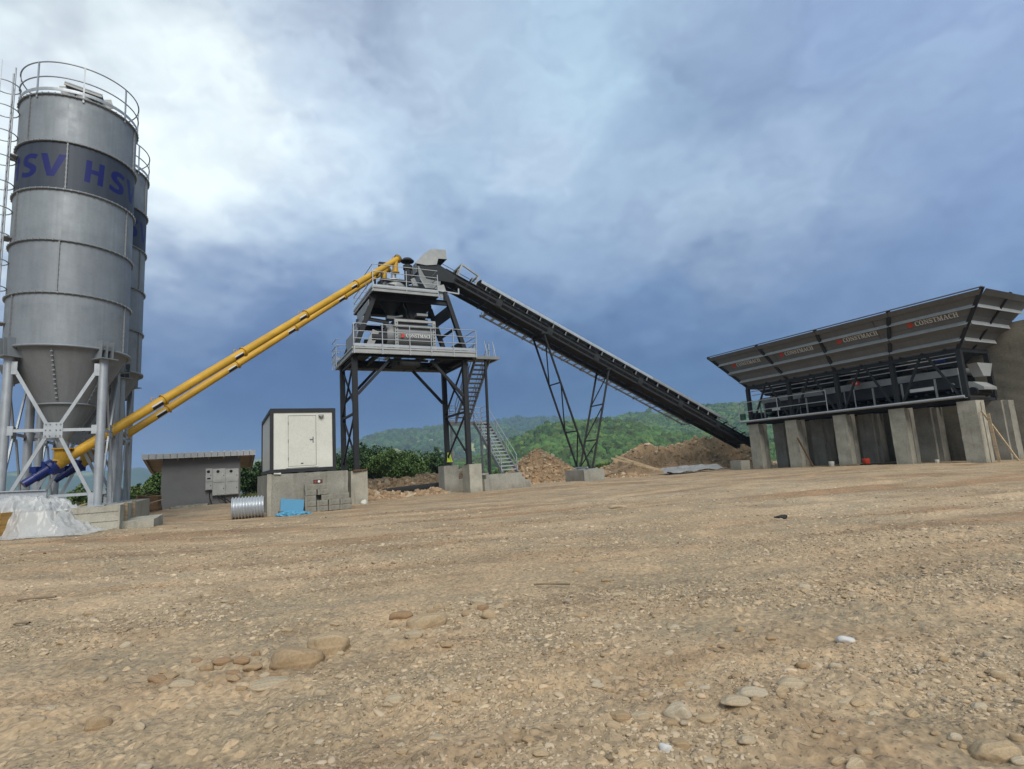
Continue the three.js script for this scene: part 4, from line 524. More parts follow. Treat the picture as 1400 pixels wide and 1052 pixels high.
// ================================================================ white cabin on its concrete base
{
  const P = atDepth(368.8, 648, 24), L = 6.4, Wd = 2.8, Ht = 2.85; const t = thing('container_cabin', 'white panel cabin with dark grey frame and door, on a concrete base', 'cabin', P.toArray(), ALPHA);
  const fr = 0.14; for (const [x, z] of [[0, 0], [Wd - fr, 0], [0, -L + fr], [Wd - fr, -L + fr]]) part(t, 'corner_post', span(x, x + fr, 0.16, Ht - 0.17, z - fr, z), M.darkB);
  part(t, 'top_frame', [span(0, Wd, Ht - 0.17, Ht, -fr, 0), span(0, Wd, Ht - 0.17, Ht, -L, -L + fr), span(0, fr, Ht - 0.17, Ht, -L + fr, -fr), span(Wd - fr, Wd, Ht - 0.17, Ht, -L + fr, -fr)], M.darkB); part(t, 'base_frame', [span(0, Wd, 0, 0.16, -fr, 0), span(0, Wd, 0, 0.16, -L, -L + fr), span(0, fr, 0, 0.16, -L + fr, -fr), span(Wd - fr, Wd, 0, 0.16, -L + fr, -fr)], M.darkB);
  part(t, 'roof', span(0.02, Wd - 0.02, Ht - 0.06, Ht + 0.012, -L + 0.02, -0.02), M.darkB);
  for (const [a, b] of [[0.15, 0.66], [2.02, 2.65]]) part(t, 'wall_panel', span(a, b, 0.165, Ht - 0.175, -0.1, -0.045), M.white); part(t, 'wall_panel', span(0.66, 2.02, 2.54, Ht - 0.175, -0.1, -0.046), M.white); part(t, 'wall_panel', span(0.66, 2.02, 0.165, 0.26, -0.1, -0.046), M.white);
  for (const [z0, z1] of [[-2.2, -0.15], [-4.25, -2.22], [-6.25, -4.27]]) { part(t, 'wall_panel', span(0.05, 0.1, 0.165, Ht - 0.175, z0, z1), M.whiteB); part(t, 'wall_panel', span(Wd - 0.1, Wd - 0.05, 0.165, Ht - 0.175, z0, z1), M.whiteB); } part(t, 'wall_panel', span(0.15, Wd - 0.15, 0.165, Ht - 0.175, -L + 0.05, -L + 0.1), M.whiteB);
  part(t, 'door_frame', [span(0.66, 0.74, 0.2, 2.6, -0.045, -0.015), span(1.94, 2.02, 0.2, 2.6, -0.045, -0.015), span(0.74, 1.94, 2.54, 2.6, -0.045, -0.015), span(0.74, 1.94, 0.2, 0.26, -0.045, -0.015)], M.white);
  const d = part(t, 'door', span(0.755, 1.925, 0.275, 2.525, -0.085, -0.032), M.whiteB); part(d, 'handle', [span(1.78, 1.83, 1.3, 1.56, -0.03, -0.018), bar([1.8, 1.45, -0.0], [1.66, 1.45, -0.0], 0.025, 0.03)], M.grey); for (const y of [0.6, 1.4, 2.2]) part(d, 'hinge', rod([0.75, y - 0.07, -0.014], [0.75, y + 0.07, -0.014], 0.016, 8), M.grey); part(d, 'vent', span(1.28, 1.38, 0.36, 0.4, -0.03, -0.02), M.black);
  part(t, 'lamp', [box(0.22, 0.08, 0.1, 2.16, 2.52, 0.03), rod([2.08, 2.52, 0.05], [2.2, 2.46, 0.1], 0.05, 10)], M.grey); for (const x of [1.3, 2.7]) part(t, 'foot', box(0.25, 0.04, 0.3, x, -0.02, -0.15), M.darkB);
  const w = thing('base_wall', 'grey concrete base wall carrying the white cabin', 'wall', P.toArray(), ALPHA); part(w, 'concrete_wall', [slab(-0.05, 3.3, -2.1, -0.045, -0.3, 0.06), slab(-0.05, 0.25, -2.1, -0.05, -9.5, -0.3), slab(2.9, 3.3, -2.1, -0.05, -7, -0.3)], M.concrete); part(w, 'corner_pier', slab(-0.12, 0.06, -2.1, -0.02, -0.02, 0.12), M.concreteB);
  single('paper_scrap', 'white scrap on the corner of the cabin base wall', 'scrap', rough(new THREE.BoxGeometry(0.3, 0.06, 0.2, 4, 2, 4), 0.06, 6), M.white, P.clone().addScaledVector(AX, 0.3).add(V(0, -0.01, 0)).addScaledVector(BX, -0.02).toArray(), ALPHA);
  // building blocks stacked against the wall
  const at = (x, y, z) => P.clone().addScaledVector(AX, x).addScaledVector(BX, -z).add(V(0, y, 0)); const g0 = groundH(at(2.4, 0, 0.4).x, at(2.4, 0, 0.4).z) - P.y; let bi = 0;
  const rows = [[1.62, 2.12, 2.62, 3.1], [1.62, 2.12, 2.62, 3.1], [1.62, 2.3, 2.72, 3.05], [1.62, 2.15, 2.62], [1.62, 2.02]]; const where = ['bottom course', 'second course', 'middle course', 'fourth course', 'top course'];
  const BG = rough(new THREE.BoxGeometry(0.48, 0.235, 0.24, 5, 3, 3), 0.016, 9); rows.forEach((xs, r) => xs.forEach((x, k) => { if (r === 3 && k === 2) return; const p = at(x + rr(-0.012, 0.012), g0 + 0.14 + r * 0.242, 0.3 + (r % 2) * 0.02); single('concrete_block', `grey building block in the ${where[r]} of the stack by the cabin base`, 'block', BG.clone(), M.block, p.toArray(), ALPHA + rr(-0.03, 0.03), 'building blocks stacked by the cabin base'); bi++; }));
  { const p = at(1.95, g0 + 0.14 + 5 * 0.242 - 0.02, 0.3), b = thing('small_carton', 'small dark red carton with white dot on the block stack', 'carton', p.toArray(), ALPHA); part(b, 'carton', box(0.36, 0.16, 0.2), std({ color: col(0.09, 0.03, 0.025), roughness: 0.7 })); part(b, 'label', rod([0.03, 0, 0.1], [0.03, 0, 0.104], 0.055, 14), M.letter); part(b, 'label', rod([-0.12, 0, 0.1], [-0.12, 0, 0.104], 0.03, 12), M.red); }
  { const p = at(0.85, 0, 0.55), gy = groundH(p.x, p.z); single('foam_board', 'blue foam board leaning on the cabin base wall', 'foam board', [rough(new THREE.BoxGeometry(0.95, 0.055, 0.62, 12, 2, 8), 0.03, 5).rotateX(1.0).rotateZ(-0.13).translate(0, 0.36, -0.08)], M.foam, [p.x, gy + 0.02, p.z], ALPHA);
    const lumps = [[-0.42, 0.07, 0.1, 0.2], [-0.15, 0.1, 0.16, 0.26], [0.12, 0.07, 0.1, 0.22], [0.36, 0.06, 0.2, 0.2], [0.58, 0.04, 0.14, 0.16], [-0.02, 0.05, 0.3, 0.24]].map(([x, y, z, r], k) => { const g = new THREE.IcosahedronGeometry(r, 6), q = g.attributes.position; for (let i = 0; i < q.count; i++) { const a = q.getX(i), b = q.getY(i), c = q.getZ(i), f = 0.62 + 0.9 * Math.abs(fbm(a * 9 + k * 5 + b * 4, c * 9 + b * 7, 3) - 0.5) + 0.35 * vn(a * 5 + k, c * 5); q.setXYZ(i, a * f * 1.5, b * f * 0.62, c * f); } g.computeVertexNormals(); return g.translate(x, y, z); });
    single('blue_tarp', 'crumpled bright blue plastic heap below the foam board', 'tarp', lumps, M.tarpBlue, [p.x + 0.12, gy - 0.01, p.z + 0.3], ALPHA); single('paint_bucket', 'squat brown can beside the blue plastic', 'can', lathe([[0.001, 0], [0.1, 0], [0.11, 0.2], [0.001, 0.2]], 16), M.brown, [p.x - 0.35, gy, p.z + 0.35]); }
  { const p = atDepth(339, 686, 23.3), n = 10, prof = [], r0 = 0.44; for (let i = 0; i <= n * 10; i++) prof.push([r0 + 0.034 * Math.sin(i / 10 * 6.283), i / (n * 10) * 1.22]); const g = lathe(prof, 48); g.rotateZ(-Math.PI / 2); g.translate(-0.61, 0, 0); const inner = lathe(prof.map(([a, b]) => [a - 0.012, b]).reverse(), 48).rotateZ(-Math.PI / 2).translate(-0.61, 0, 0); const gy = groundH(p.x, p.z); single('corrugated_pipe', 'short shiny corrugated steel culvert pipe lying by the cabin base', 'pipe', [g, inner], M.steelShiny, [p.x, gy + 0.45, p.z], ALPHA - 0.1); }
}

// ================================================================ mixing tower
const TWP = TW.toArray();
function railing(parent, pts, posts, h, mat = M.zinc, toe = 0.14, mid = [0.36, 0.7]) { // pts: corners at deck level
  const P = pts.map(A3), r = part(parent, 'guard_rail', P.slice(1).flatMap((q, i) => [h, ...mid.map((m) => m * h / 1.05)].map((y) => rod(P[i].clone().setY(P[i].y + y), q.clone().setY(q.y + y), 0.024, 6))), mat);
  if (toe) part(r, 'toe_board', P.slice(1).map((q, i) => bar(P[i].clone().setY(P[i].y + toe / 2), q.clone().setY(q.y + toe / 2), 0.012, toe)), mat);
  for (const p of posts) part(r, 'post', bar(A3(p), A3(p).setY(A3(p).y + h), 0.055, 0.04), mat); return r;
}
const DK = 8.52, UD = 12.15; // deck levels
{
  const t = thing('mixing_tower', 'dark steel mixing tower with two railed decks on four legs', 'tower', TWP, ALPHA);
  const LW = 6.65, LD = -3.6, fy = 1.66; const H = (x, z, y0, y1) => beamI([x, y0, z], [x, y1, z], 0.28, 0.28, 0.024, V(0, 0, 1));
  for (const [x, z] of [[-0.1, 0], [LW - 0.1, 0], [-0.1, LD], [LW - 0.1, LD]]) { const l = part(t, 'leg', H(x, z, fy + 0.03, 8.02), M.dark); part(l, 'base_plate', box(0.46, 0.03, 0.46, x, fy + 0.015, z), M.dark); part(l, 'face_plate', [box(0.27, 6.3, 0.012, x, 4.86, z + 0.128), box(0.012, 6.3, 0.27, x - 0.128, 4.86, z)], M.dark); }
  for (const x of [-0.1, LW - 0.1]) { const a = 2.1, m = 4.85, b = 7.7; part(t, 'strut', bar([x, m, -0.12], [x, m, LD + 0.12], 0.12), M.dark); part(t, 'strut', bar([x, b + 0.1, -0.12], [x, b + 0.1, LD + 0.12], 0.12), M.dark); for (const [y0, y1] of [[a, m - 0.15], [m + 0.15, b]]) { part(t, 'diagonal', bar([x + 0.05, y0, -0.1], [x + 0.05, y1, LD + 0.1], 0.09), M.dark); part(t, 'diagonal', bar([x - 0.05, y1, -0.1], [x - 0.05, y0, LD + 0.1], 0.09), M.dark); } }
  for (const z of [0, LD]) { part(t, 'knee_brace', bar([0.05, 5.9, z], [1.95, 7.95, z], 0.15, 0.16), z ? M.dark : M.darkB); part(t, 'knee_brace', bar([LW - 0.25, 5.8, z], [4.4, 7.95, z], 0.15, 0.16), M.dark); }
  // lower deck: edge channels with open slots, plate and joists
  const zf = 0.55, zb = -4.8, xl = -0.27, xr = 7.15;
  const edge = (p, q, y0, h) => { p = A3(p).setY(y0 + h / 2); q = A3(q).setY(y0 + h / 2); const dir = q.clone().sub(p).normalize(), n = dir.clone().cross(UP).multiplyScalar(0.05); return [bar(p.clone().setY(y0 + h - 0.045), q.clone().setY(y0 + h - 0.045), 0.12, 0.09), bar(p.clone().setY(y0 + 0.05), q.clone().setY(y0 + 0.05), 0.12, 0.1), bar(p, q, 0.02, h)]; };
  for (const [p, q] of [[[xl, 0, zf], [xr, 0, zf]], [[xl, 0, zb], [xr, 0, zb]], [[xl, 0, zb], [xl, 0, zf]], [[xr, 0, zb], [xr, 0, zf]]]) part(t, 'deck_edge', edge(p, q, 8.12, 0.36), M.greyL);
  part(t, 'deck_plate', [span(xl, 1.2, 8.45, 8.475, zb, zf), span(5.4, xr, 8.45, 8.475, zb, zf), span(1.2, 5.4, 8.45, 8.475, -0.35, zf), span(1.2, 5.4, 8.45, 8.475, zb, -3.2)], M.black);
  for (const z of [0, LD]) part(t, 'main_beam', beamI([xl, 8.24, z], [xr, 8.24, z], 0.22, 0.36), M.dark); for (let k = 0; k < 6; k++) { const x = lerp(0, 6.9, k / 5); part(t, 'joist', beamI([x, 8.3, zb + 0.1], [x, 8.3, zf - 0.1], 0.14, 0.26), M.dark); }
  part(t, 'discharge_gate', [box(1.5, 0.35, 1.3, 3.4, 8.0, -1.8), box(2.3, 0.12, 0.12, 3.3, 8.05, -0.7)], M.dark);
  part(t, 'stair_platform', [span(xr, 8.75, 8.2, 8.25, -1.3, zf - 0.03), span(xr, 8.75, 8.05, 8.2, zf - 0.1, zf - 0.03), span(8.65, 8.75, 8.05, 8.2, -1.3, zf - 0.1)], M.grey); part(t, 'platform_post', bar([7.75, 0.98, 0.3], [7.86, 8.05, 0.3], 0.13), M.dark);
  railing(t, [[xl, DK, zf], [xr, DK, zf]], [-0.25, 1.35, 2.95, 4.25, 5.65, 7.15].map((x) => [x, 8.1, zf + 0.07]).map(([x, y, z]) => [x, DK - 0.0, z]), 1.3, M.zinc, 0.16); railing(t, [[xr, DK, zf], [xr, DK, -1.2]], [], 1.3, M.zinc, 0);
  railing(t, [[xl, DK, zb], [xr, DK, zb]], [0.5, 2.5, 4.5, 7.1].map((x) => [x, DK, zb]), 1.25, M.zinc, 0.12); railing(t, [[xl, DK, -3.5], [xl - 0.2, DK, -3.5], [xl - 0.2, DK, zb - 0.1], [xl, DK, zb - 0.1]], [[xl - 0.2, 8.1, -3.5], [xl - 0.2, 8.1, zb - 0.1], [xl - 0.2, 8.1, -4.2]], 1.3, M.zinc, 0.14);
  for (let k = 0; k < 6; k++) part(t, 'deck_edge_post', box(0.06, 0.42, 0.03, [-0.22, 1.35, 2.95, 4.25, 5.65, 7.12][k], 8.3, zf + 0.09), M.zinc);
  // inclined upper frame
  for (const z of [-0.25, -3.3]) { part(t, 'inclined_leg', beamI([-0.02, 8.48, z], [1.2, 11.85, z], 0.26, 0.26, 0.03, V(0, 0, 1)), M.darkB); part(t, 'inclined_leg', beamI([6.8, 8.48, z], [5.65, 12.15, z], 0.26, 0.26, 0.03, V(0, 0, 1)), M.darkB); part(t, 'inclined_leg', [bar([-0.03, 8.5, z + 0.131], [1.19, 11.85, z + 0.131], 0.24, 0.012, V(0, 0, 1)), bar([6.8, 8.5, z + 0.131], [5.65, 12.1, z + 0.131], 0.24, 0.012, V(0, 0, 1))], M.darkB); }
  const onL = (y, o = -0.14) => -0.02 + (y - 8.48) * 0.362 + o, onR = (y, o = 0.14) => 6.8 - (y - 8.48) * 0.313 + o;
  for (const [y0, y1] of [[8.75, 9.75], [10.05, 10.5], [10.95, 11.5]]) part(t, 'side_plate', bar([onL((y0 + y1) / 2), (y0 + y1) / 2, -0.2], [onL((y0 + y1) / 2), (y0 + y1) / 2, -3.35], 0.03, y1 - y0), M.grey);
  part(t, 'side_diagonal', bar([onL(9.7), 9.7, -0.3], [onL(11), 11.0, -3.2], 0.1, 0.2), M.dark);
  for (const [y0, y1, m] of [[8.75, 9.3, M.black], [10.0, 10.2, M.dark], [10.75, 11.6, M.black]]) part(t, 'side_plate', bar([onR((y0 + y1) / 2, -0.1), (y0 + y1) / 2, -0.2], [onR((y0 + y1) / 2, -0.1), (y0 + y1) / 2, -3.35], 0.03, y1 - y0), m);
  { const g = lettering('CONSTMACH', 0.16); g.computeBoundingBox(); g.translate(-g.boundingBox.max.x / 2, -0.08, 0); const b = new THREE.PlaneGeometry(1.6, 0.26); b.translate(0, 0, -0.004); const list = geo([b]); list.rotateY(-Math.PI / 2); list.translate(onR(11.1, -0.1) - 0.03, 11.05, -1.75); part(t, 'name_plate', list, M.letter); }
  part(t, 'cap_bracket', [box(0.22, 0.6, 0.22, 5.62, 12.1, -0.25), box(0.22, 0.6, 0.22, 5.62, 12.1, -3.3)], M.darkB);
  for (const z of [-0.25, -3.3]) part(t, 'upper_beam', beamI([0.9, 11.68, z], [5.75, 11.68, z], 0.2, 0.3), M.dark); part(t, 'upper_beam', [beamI([0.6, 10.35, -0.25], [2.0, 10.2, -0.25], 0.1, 0.2), beamI([0.5, 10.6, -3.3], [6.1, 10.6, -3.3], 0.16, 0.36), bar([0.85, 10.55, -0.25], [0.85, 10.55, -3.3], 0.2, 0.3)], M.black);
  // upper deck
  const ux0 = 0.97, ux1 = 4.93, uz0 = 0.3, uz1 = -4.9; for (const [p, q] of [[[ux0, 0, uz0], [ux1, 0, uz0]], [[ux0, 0, uz1], [ux1, 0, uz1]], [[ux0, 0, uz1], [ux0, 0, uz0]], [[ux1, 0, uz1], [ux1, 0, uz0]]]) part(t, 'deck_edge', edge(p, q, 11.86, 0.3), M.greyL);
  part(t, 'deck_plate', span(ux0, ux1, 11.84, 11.87, uz1, uz0), M.black); railing(t, [[2.6, UD, uz1], [ux0, UD, uz1], [ux0, UD, uz0], [ux1, UD, uz0], [ux1, UD, -0.6]], [[ux0, UD - 0.25, uz0], [2.95, UD - 0.25, uz0 + 0.05], [ux1, UD - 0.25, uz0], [ux0, UD - 0.25, -1.4], [ux0, UD - 0.25, -3.1], [ux0, UD - 0.25, uz1]], 1.35, M.zinc, 0.13);

  // twin shaft mixer on the lower deck
  const mx = thing('concrete_mixer', 'grey twin shaft mixer drum with white lettering on the lower tower deck', 'mixer', TWP, ALPHA);
  const zc = -1.75, prof = []; for (let k = 0; k <= 20; k++) { const a = -Math.PI * (0.02 + 0.96 * k / 20); prof.push([Math.cos(a) * 1.4, 9.55 + Math.sin(a) * 0.92]); } prof.unshift([1.4, 9.75], [1.34, 9.75], [1.3, 10.15], [1.05, 10.32]); prof.push([-1.4, 9.75], [-1.3, 10.15], [-1.05, 10.32]); prof.splice(0, 4, [1.05, 10.32], [1.3, 10.15], [1.42, 9.75]);
  const body = poly(prof, 2.3).rotateY(Math.PI / 2).translate(4.75, 0, zc); part(mx, 'drum', body, M.grey);
  part(mx, 'top_ledge', [bar([2.35, 10.02, -0.3], [4.85, 10.02, -0.3], 0.16, 0.08), bar([2.35, 10.42, -0.42], [4.9, 10.42, -0.42], 0.12, 0.14)], M.greyL); for (const x of [2.45, 4.8]) { const f = part(mx, 'end_frame', [span(x - 0.1, x + 0.1, 8.6, 10.45, -0.42, -0.3), span(x - 0.1, x + 0.1, 8.52, 8.62, -3.2, -0.3)], M.greyL); const bo = []; for (let k = 0; k < 9; k++) bo.push(rod([x, 8.8 + k * 0.18, -0.3], [x, 8.8 + k * 0.18, -0.26], 0.03, 6)); part(f, 'bolt_row', bo, M.black).userData.kind = 'stuff'; }
  { const g = lettering('CONSTMACH', 0.21, 0.01); g.computeBoundingBox(); const s = 1.6 / g.boundingBox.max.x; g.scale(s, 1, 1).translate(3.03, 9.38, -0.318); part(mx, 'lettering', g, M.letter); part(mx, 'emblem', poly([[0, 0], [0.2, 0.0], [0.28, 0.12], [0.2, 0.26], [0.0, 0.26], [0.1, 0.13]], 0.01).translate(2.68, 9.35, -0.31), M.red); }
  part(mx, 'drum_end', [rod([2.4, 9.55, zc + 0.5], [1.95, 9.55, zc + 0.5], 0.75, 28), rod([2.0, 9.95, zc + 0.2], [2.42, 9.95, zc + 0.2], 0.55, 28)], M.grey); const dr = part(mx, 'drive_motor', [rod([1.95, 9.35, -0.8], [1.05, 9.35, -0.8], 0.3, 22), rod([1.95, 9.35, -2.5], [1.05, 9.35, -2.5], 0.3, 22), box(0.3, 0.24, 0.3, 1.5, 9.72, -0.8)], M.darkB); part(dr, 'motor_guard', [bar([0.82, 8.6, -0.6], [1.3, 9.75, -0.6], 0.4, 0.05, V(0, 0, 1)), span(0.8, 1.9, 8.55, 8.75, -1.1, -0.5)], M.greyL); const ring = new THREE.TorusGeometry(0.13, 0.03, 8, 18).translate(1.75, 10.05, -0.7); part(dr, 'lifting_ring', ring, M.black);
  part(mx, 'top_cover', [box(2.0, 0.3, 2.2, 3.55, 10.5, zc), box(1.2, 0.4, 1.5, 3.9, 10.8, zc)], M.dark);
  // weigh hoppers hanging between the decks, plant on the upper deck
  const hp = thing('weigh_hopper', 'dark cone shaped cement weigh hopper hanging under the upper deck', 'hopper', TWP, ALPHA); part(hp, 'cone', lathe([[0.62, 11.95], [0.6, 11.6], [0.2, 10.9], [0.2, 10.6]], 24).translate(2.35, 0, -1.2), M.darkB); part(hp, 'valve', [box(0.5, 0.18, 0.4, 2.35, 10.75, -1.2), rod([2.6, 10.75, -1.0], [3.0, 10.8, -0.8], 0.08, 10)], M.grey);
  const hq = thing('aggregate_hopper', 'dark funnel hopper between the mixer and upper deck', 'hopper', TWP, ALPHA); part(hq, 'funnel', poly([[3.2, 11.9], [5.0, 11.9], [4.6, 11.2], [4.3, 10.75], [3.5, 10.75]], 1.8).translate(0, 0, -0.9), M.darkB); part(hq, 'flap', box(0.7, 0.15, 0.7, 4.1, 10.85, -0.7), M.grey); part(hq, 'hose', path([[2.9, 11.8, -0.5], [2.95, 11.3, -0.35], [3.15, 11.0, -0.5], [3.2, 10.6, -0.7]], 0.05, 20, 7), M.black);
  const cw = thing('cement_scale', 'pale boxed cement scale on legs on the upper deck', 'scale', TWP, ALPHA); part(cw, 'vessel', [lathe([[0.001, 12.95], [0.85, 12.95], [0.85, 12.5], [0.5, 12.15]], 28).translate(2.6, 0, -1.3)], M.greyL); part(cw, 'lid', rod([2.6, 12.95, -1.3], [2.6, 13.02, -1.3], 0.95, 28), M.zinc); for (const [x, z] of [[1.7, -0.5], [3.3, -0.5], [1.7, -2.1], [3.3, -2.1]]) part(cw, 'leg', bar([x, 12.15, z], [x, 13.6, z], 0.1), M.dark); part(cw, 'support_ring', [bar([1.6, 12.9, -0.5], [3.45, 12.9, -0.5], 0.1, 0.12), bar([1.6, 12.9, -2.1], [3.45, 12.9, -2.1], 0.1, 0.12), bar([1.7, 13.55, -0.5], [1.7, 13.55, -2.1], 0.1, 0.1)], M.dark); part(cw, 'inlet_sleeve', [rod([2.65, 13.0, -1.3], [2.65, 13.85, -1.25], 0.16, 16), rod([2.2, 13.0, -2.0], [2.2, 13.5, -2.05], 0.15, 16)], M.zinc); part(cw, 'valve_box', [box(0.4, 0.3, 0.3, 1.85, 13.95, -0.9), box(0.35, 0.35, 0.35, 2.2, 12.35, -0.3)], M.black);
  const fl = thing('vent_filter', 'slim dark vent filter with mushroom cap on the upper deck', 'filter', TWP, ALPHA); part(fl, 'body', [rod([3.45, 12.95, -0.9], [3.45, 13.85, -0.9], 0.22, 20), rod([3.45, 13.85, -0.9], [3.45, 14.1, -0.9], 0.28, 20)], M.darkB); part(fl, 'cap', lathe([[0.02, 14.62], [0.25, 14.56], [0.42, 14.4], [0.4, 14.34], [0.02, 14.38]], 24).translate(3.45, 0, -0.9), M.dark); part(fl, 'neck', [rod([3.45, 14.1, -0.9], [3.45, 14.4, -0.9], 0.12, 14), bar([3.25, 13.0, -0.65], [3.25, 13.9, -0.65], 0.05), bar([3.65, 13.0, -0.65], [3.65, 13.9, -0.65], 0.05)], M.black);
  const pu = thing('water_tank', 'pale angled duct and pump set beside the cement scale', 'pump', TWP, ALPHA); part(pu, 'duct', bar([4.0, 12.2, -0.5], [3.7, 13.2, -0.7], 0.25, 0.25), M.greyL); part(pu, 'pump', [rod([3.3, 12.45, -0.2], [3.9, 12.45, -0.2], 0.14, 14), box(0.4, 0.18, 0.3, 3.6, 12.28, -0.2), box(0.9, 0.2, 0.1, 4.3, 12.35, 0.0)], M.black);
  // tower footings
  const ft = (x0, x1, z0, z1, h, m, label) => single('tower_footing', label, 'footing', slab(x0, x1, -0.5, h, z0, z1), m, TWP, ALPHA, 'concrete footings of the tower');
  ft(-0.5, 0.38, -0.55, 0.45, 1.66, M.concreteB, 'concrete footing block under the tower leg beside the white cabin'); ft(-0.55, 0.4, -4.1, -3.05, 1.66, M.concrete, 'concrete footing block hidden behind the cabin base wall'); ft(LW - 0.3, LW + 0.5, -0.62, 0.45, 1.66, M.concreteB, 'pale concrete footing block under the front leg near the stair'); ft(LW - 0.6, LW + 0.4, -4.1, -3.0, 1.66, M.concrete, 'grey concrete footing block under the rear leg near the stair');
  single('timber_pad', 'thin timber board lying on the tower footing beside the cabin', 'board', box(0.75, 0.07, 0.5, -0.05, 1.7, 0.32, 0, 0.1, 0.03), M.brown, TWP, ALPHA);
  single('tarp_scrap', 'white crumpled scrap at the foot of the tower footing', 'scrap', rough(new THREE.IcosahedronGeometry(0.17, 2), 0.12, 6), M.white, tw(0.1, groundH(tw(0.1, 0, 0.7).x, tw(0.1, 0, 0.7).z) + 0.08, 0.7).toArray());
  { const g = new THREE.PlaneGeometry(0.42, 0.62, 14, 18), p = g.attributes.position; for (let i = 0; i < p.count; i++) { const y = p.getY(i), x = p.getX(i); p.setXYZ(i, x * (0.45 + 0.55 * (0.31 - y) / 0.62) + 0.14 * (0.31 - y), y, 0.05 * Math.sin(x * 26 + y * 5) + 0.03); } g.computeVertexNormals(); single('safety_vest', 'yellow green safety vest hanging on the rear tower leg', 'vest', g, M.hivis, tw(LW - 0.1, 2.2, LD + 0.2).toArray(), ALPHA); }
}
// ================================================================ access stair
{
  const t = thing('access_stair', 'galvanised two flight stair beside the mixing tower', 'stair', TWP, ALPHA), z0 = 0.3, z1 = -3.7, yb = 0.98, ym = 4.55, x0 = 8.6, x1 = 9.65;
  const flight = (xa, xb, za, ya, zb, yb2, n, mat, rails) => { for (const x of [xa, xb]) part(t, 'stringer', bar([x, ya - 0.02, za], [x, yb2 - 0.02, zb], 0.06, 0.26), M.grey); for (let k = 1; k <= n; k++) { const f = k / (n + 0.5); part(t, 'tread', [box(xb - xa - 0.06, 0.04, 0.27, (xa + xb) / 2, lerp(ya, yb2, f), lerp(za, zb, f)), box(xb - xa - 0.06, 0.07, 0.02, (xa + xb) / 2, lerp(ya, yb2, f) - 0.02, lerp(za, zb, f) + (zb < za ? 0.135 : -0.135))], mat); }
    for (const x of rails) { const r = part(t, 'handrail', [0.55, 1.05].map((h) => rod([x, ya + h, za], [x, yb2 + h, zb], 0.024, 6)), M.zinc); for (const f of [0.02, 0.35, 0.68, 0.98]) part(r, 'post', bar([x, lerp(ya, yb2, f) - 0.1, lerp(za, zb, f)], [x, lerp(ya, yb2, f) + 1.06, lerp(za, zb, f)], 0.05), M.zinc); } };
  flight(x0, x1, z0, yb, z1, ym, 15, M.zinc, [x0 - 0.02, x1 + 0.02]); flight(7.3, 8.25, z1, ym + 0.05, 0.1, 8.2, 14, M.grey, [7.28, 8.27]);
  part(t, 'landing', [span(6.9, 9.75, ym - 0.06, ym, -4.9, z1), span(6.9, 9.75, ym - 0.24, ym - 0.06, z1 - 0.06, z1), span(6.9, 6.96, ym - 0.24, ym - 0.06, -4.9, z1 - 0.06)], M.grey); for (const [x, z] of [[7.0, -3.8], [9.6, -3.8], [7.0, -4.8], [9.6, -4.8]]) part(t, 'landing_post', bar([x, 0.7, z], [x, ym - 0.06, z], 0.13), M.grey); part(t, 'landing_brace', [bar([7.0, 0.9, -3.8], [9.6, 2.4, -3.8], 0.07), bar([9.6, 0.9, -3.8], [7.0, 2.4, -3.8], 0.07)], M.grey);
  railing(t, [[7.2, ym, -3.75], [6.9, ym, -3.75], [6.9, ym, -4.9], [9.75, ym, -4.9], [9.75, ym, -3.75]], [[6.9, ym, -3.75], [6.9, ym, -4.9], [8.3, ym, -4.9], [9.75, ym, -4.9]], 1.1, M.zinc, 0.12);
  for (const x of [8.0, 8.55]) part(t, 'top_handrail', path([[x, 8.2, 0.35], [x + 0.02, 8.75, 0.2], [x + 0.05, 9.35, -0.1], [x + 0.25, 9.3, -0.4], [x + 0.25, 8.2, -0.5]], 0.022, 20, 6), M.zinc);
  const s = thing('stair_footing', 'stepped concrete slab under the stair foot', 'footing', TWP, ALPHA); part(s, 'slab', slab(7.15, 9.9, -0.5, 0.72, -1.2, 0.75), M.concrete); part(s, 'upper_step', slab(8.3, 9.9, 0.72, 0.97, -1.0, 0.4), M.concrete); part(s, 'upper_step', slab(7.35, 8.2, 0.72, 0.97, -0.3, 0.6), M.concrete); part(s, 'end_step', slab(9.9, 10.4, -0.5, 0.5, -0.8, 0.5), M.concrete); part(s, 'rear_slab', slab(6.8, 9.9, -0.5, 0.7, -5.1, -3.4), M.concrete);
  for (const [x, y, z, w] of [[8.1, 1.0, -1.6, 0.9], [8.5, 1.1, -2.2, 0.7], [7.6, 0.9, -1.5, 0.6], [9.2, 0.9, -1.9, 0.8]]) single('rubble_piece', 'broken concrete lump heaped behind the stair slab', 'rubble', rough(new THREE.BoxGeometry(w, 0.5, 0.6, 4, 4, 4), 0.25, 2.5), M.concreteB, tw(x, y - 0.35, z).toArray(), rr(0, 3), 'rubble behind the stair slab');
}
// pipe in the trench
{
  const a = onGround(500, 678, 0.1), b = onGround(612, 662, 0.1); const p0 = atDepth(498, 678, 34), p1 = atDepth(612, 664, 38); const n = 46, pts = []; const L = p0.distanceTo(p1); const prof = []; for (let i = 0; i <= n * 6; i++) prof.push([0.27 + 0.02 * Math.sin(i / 6 * 6.283), i / (n * 6) * L]); const g = lathe(prof, 24); g.translate(0, -L / 2, 0); g.rotateX(Math.PI / 2); aim(g, p0, p1); single('trench_pipe', 'black ribbed drain pipe half buried in the trench behind the tower', 'pipe', g, M.rubber, [0, 0, 0]);
}
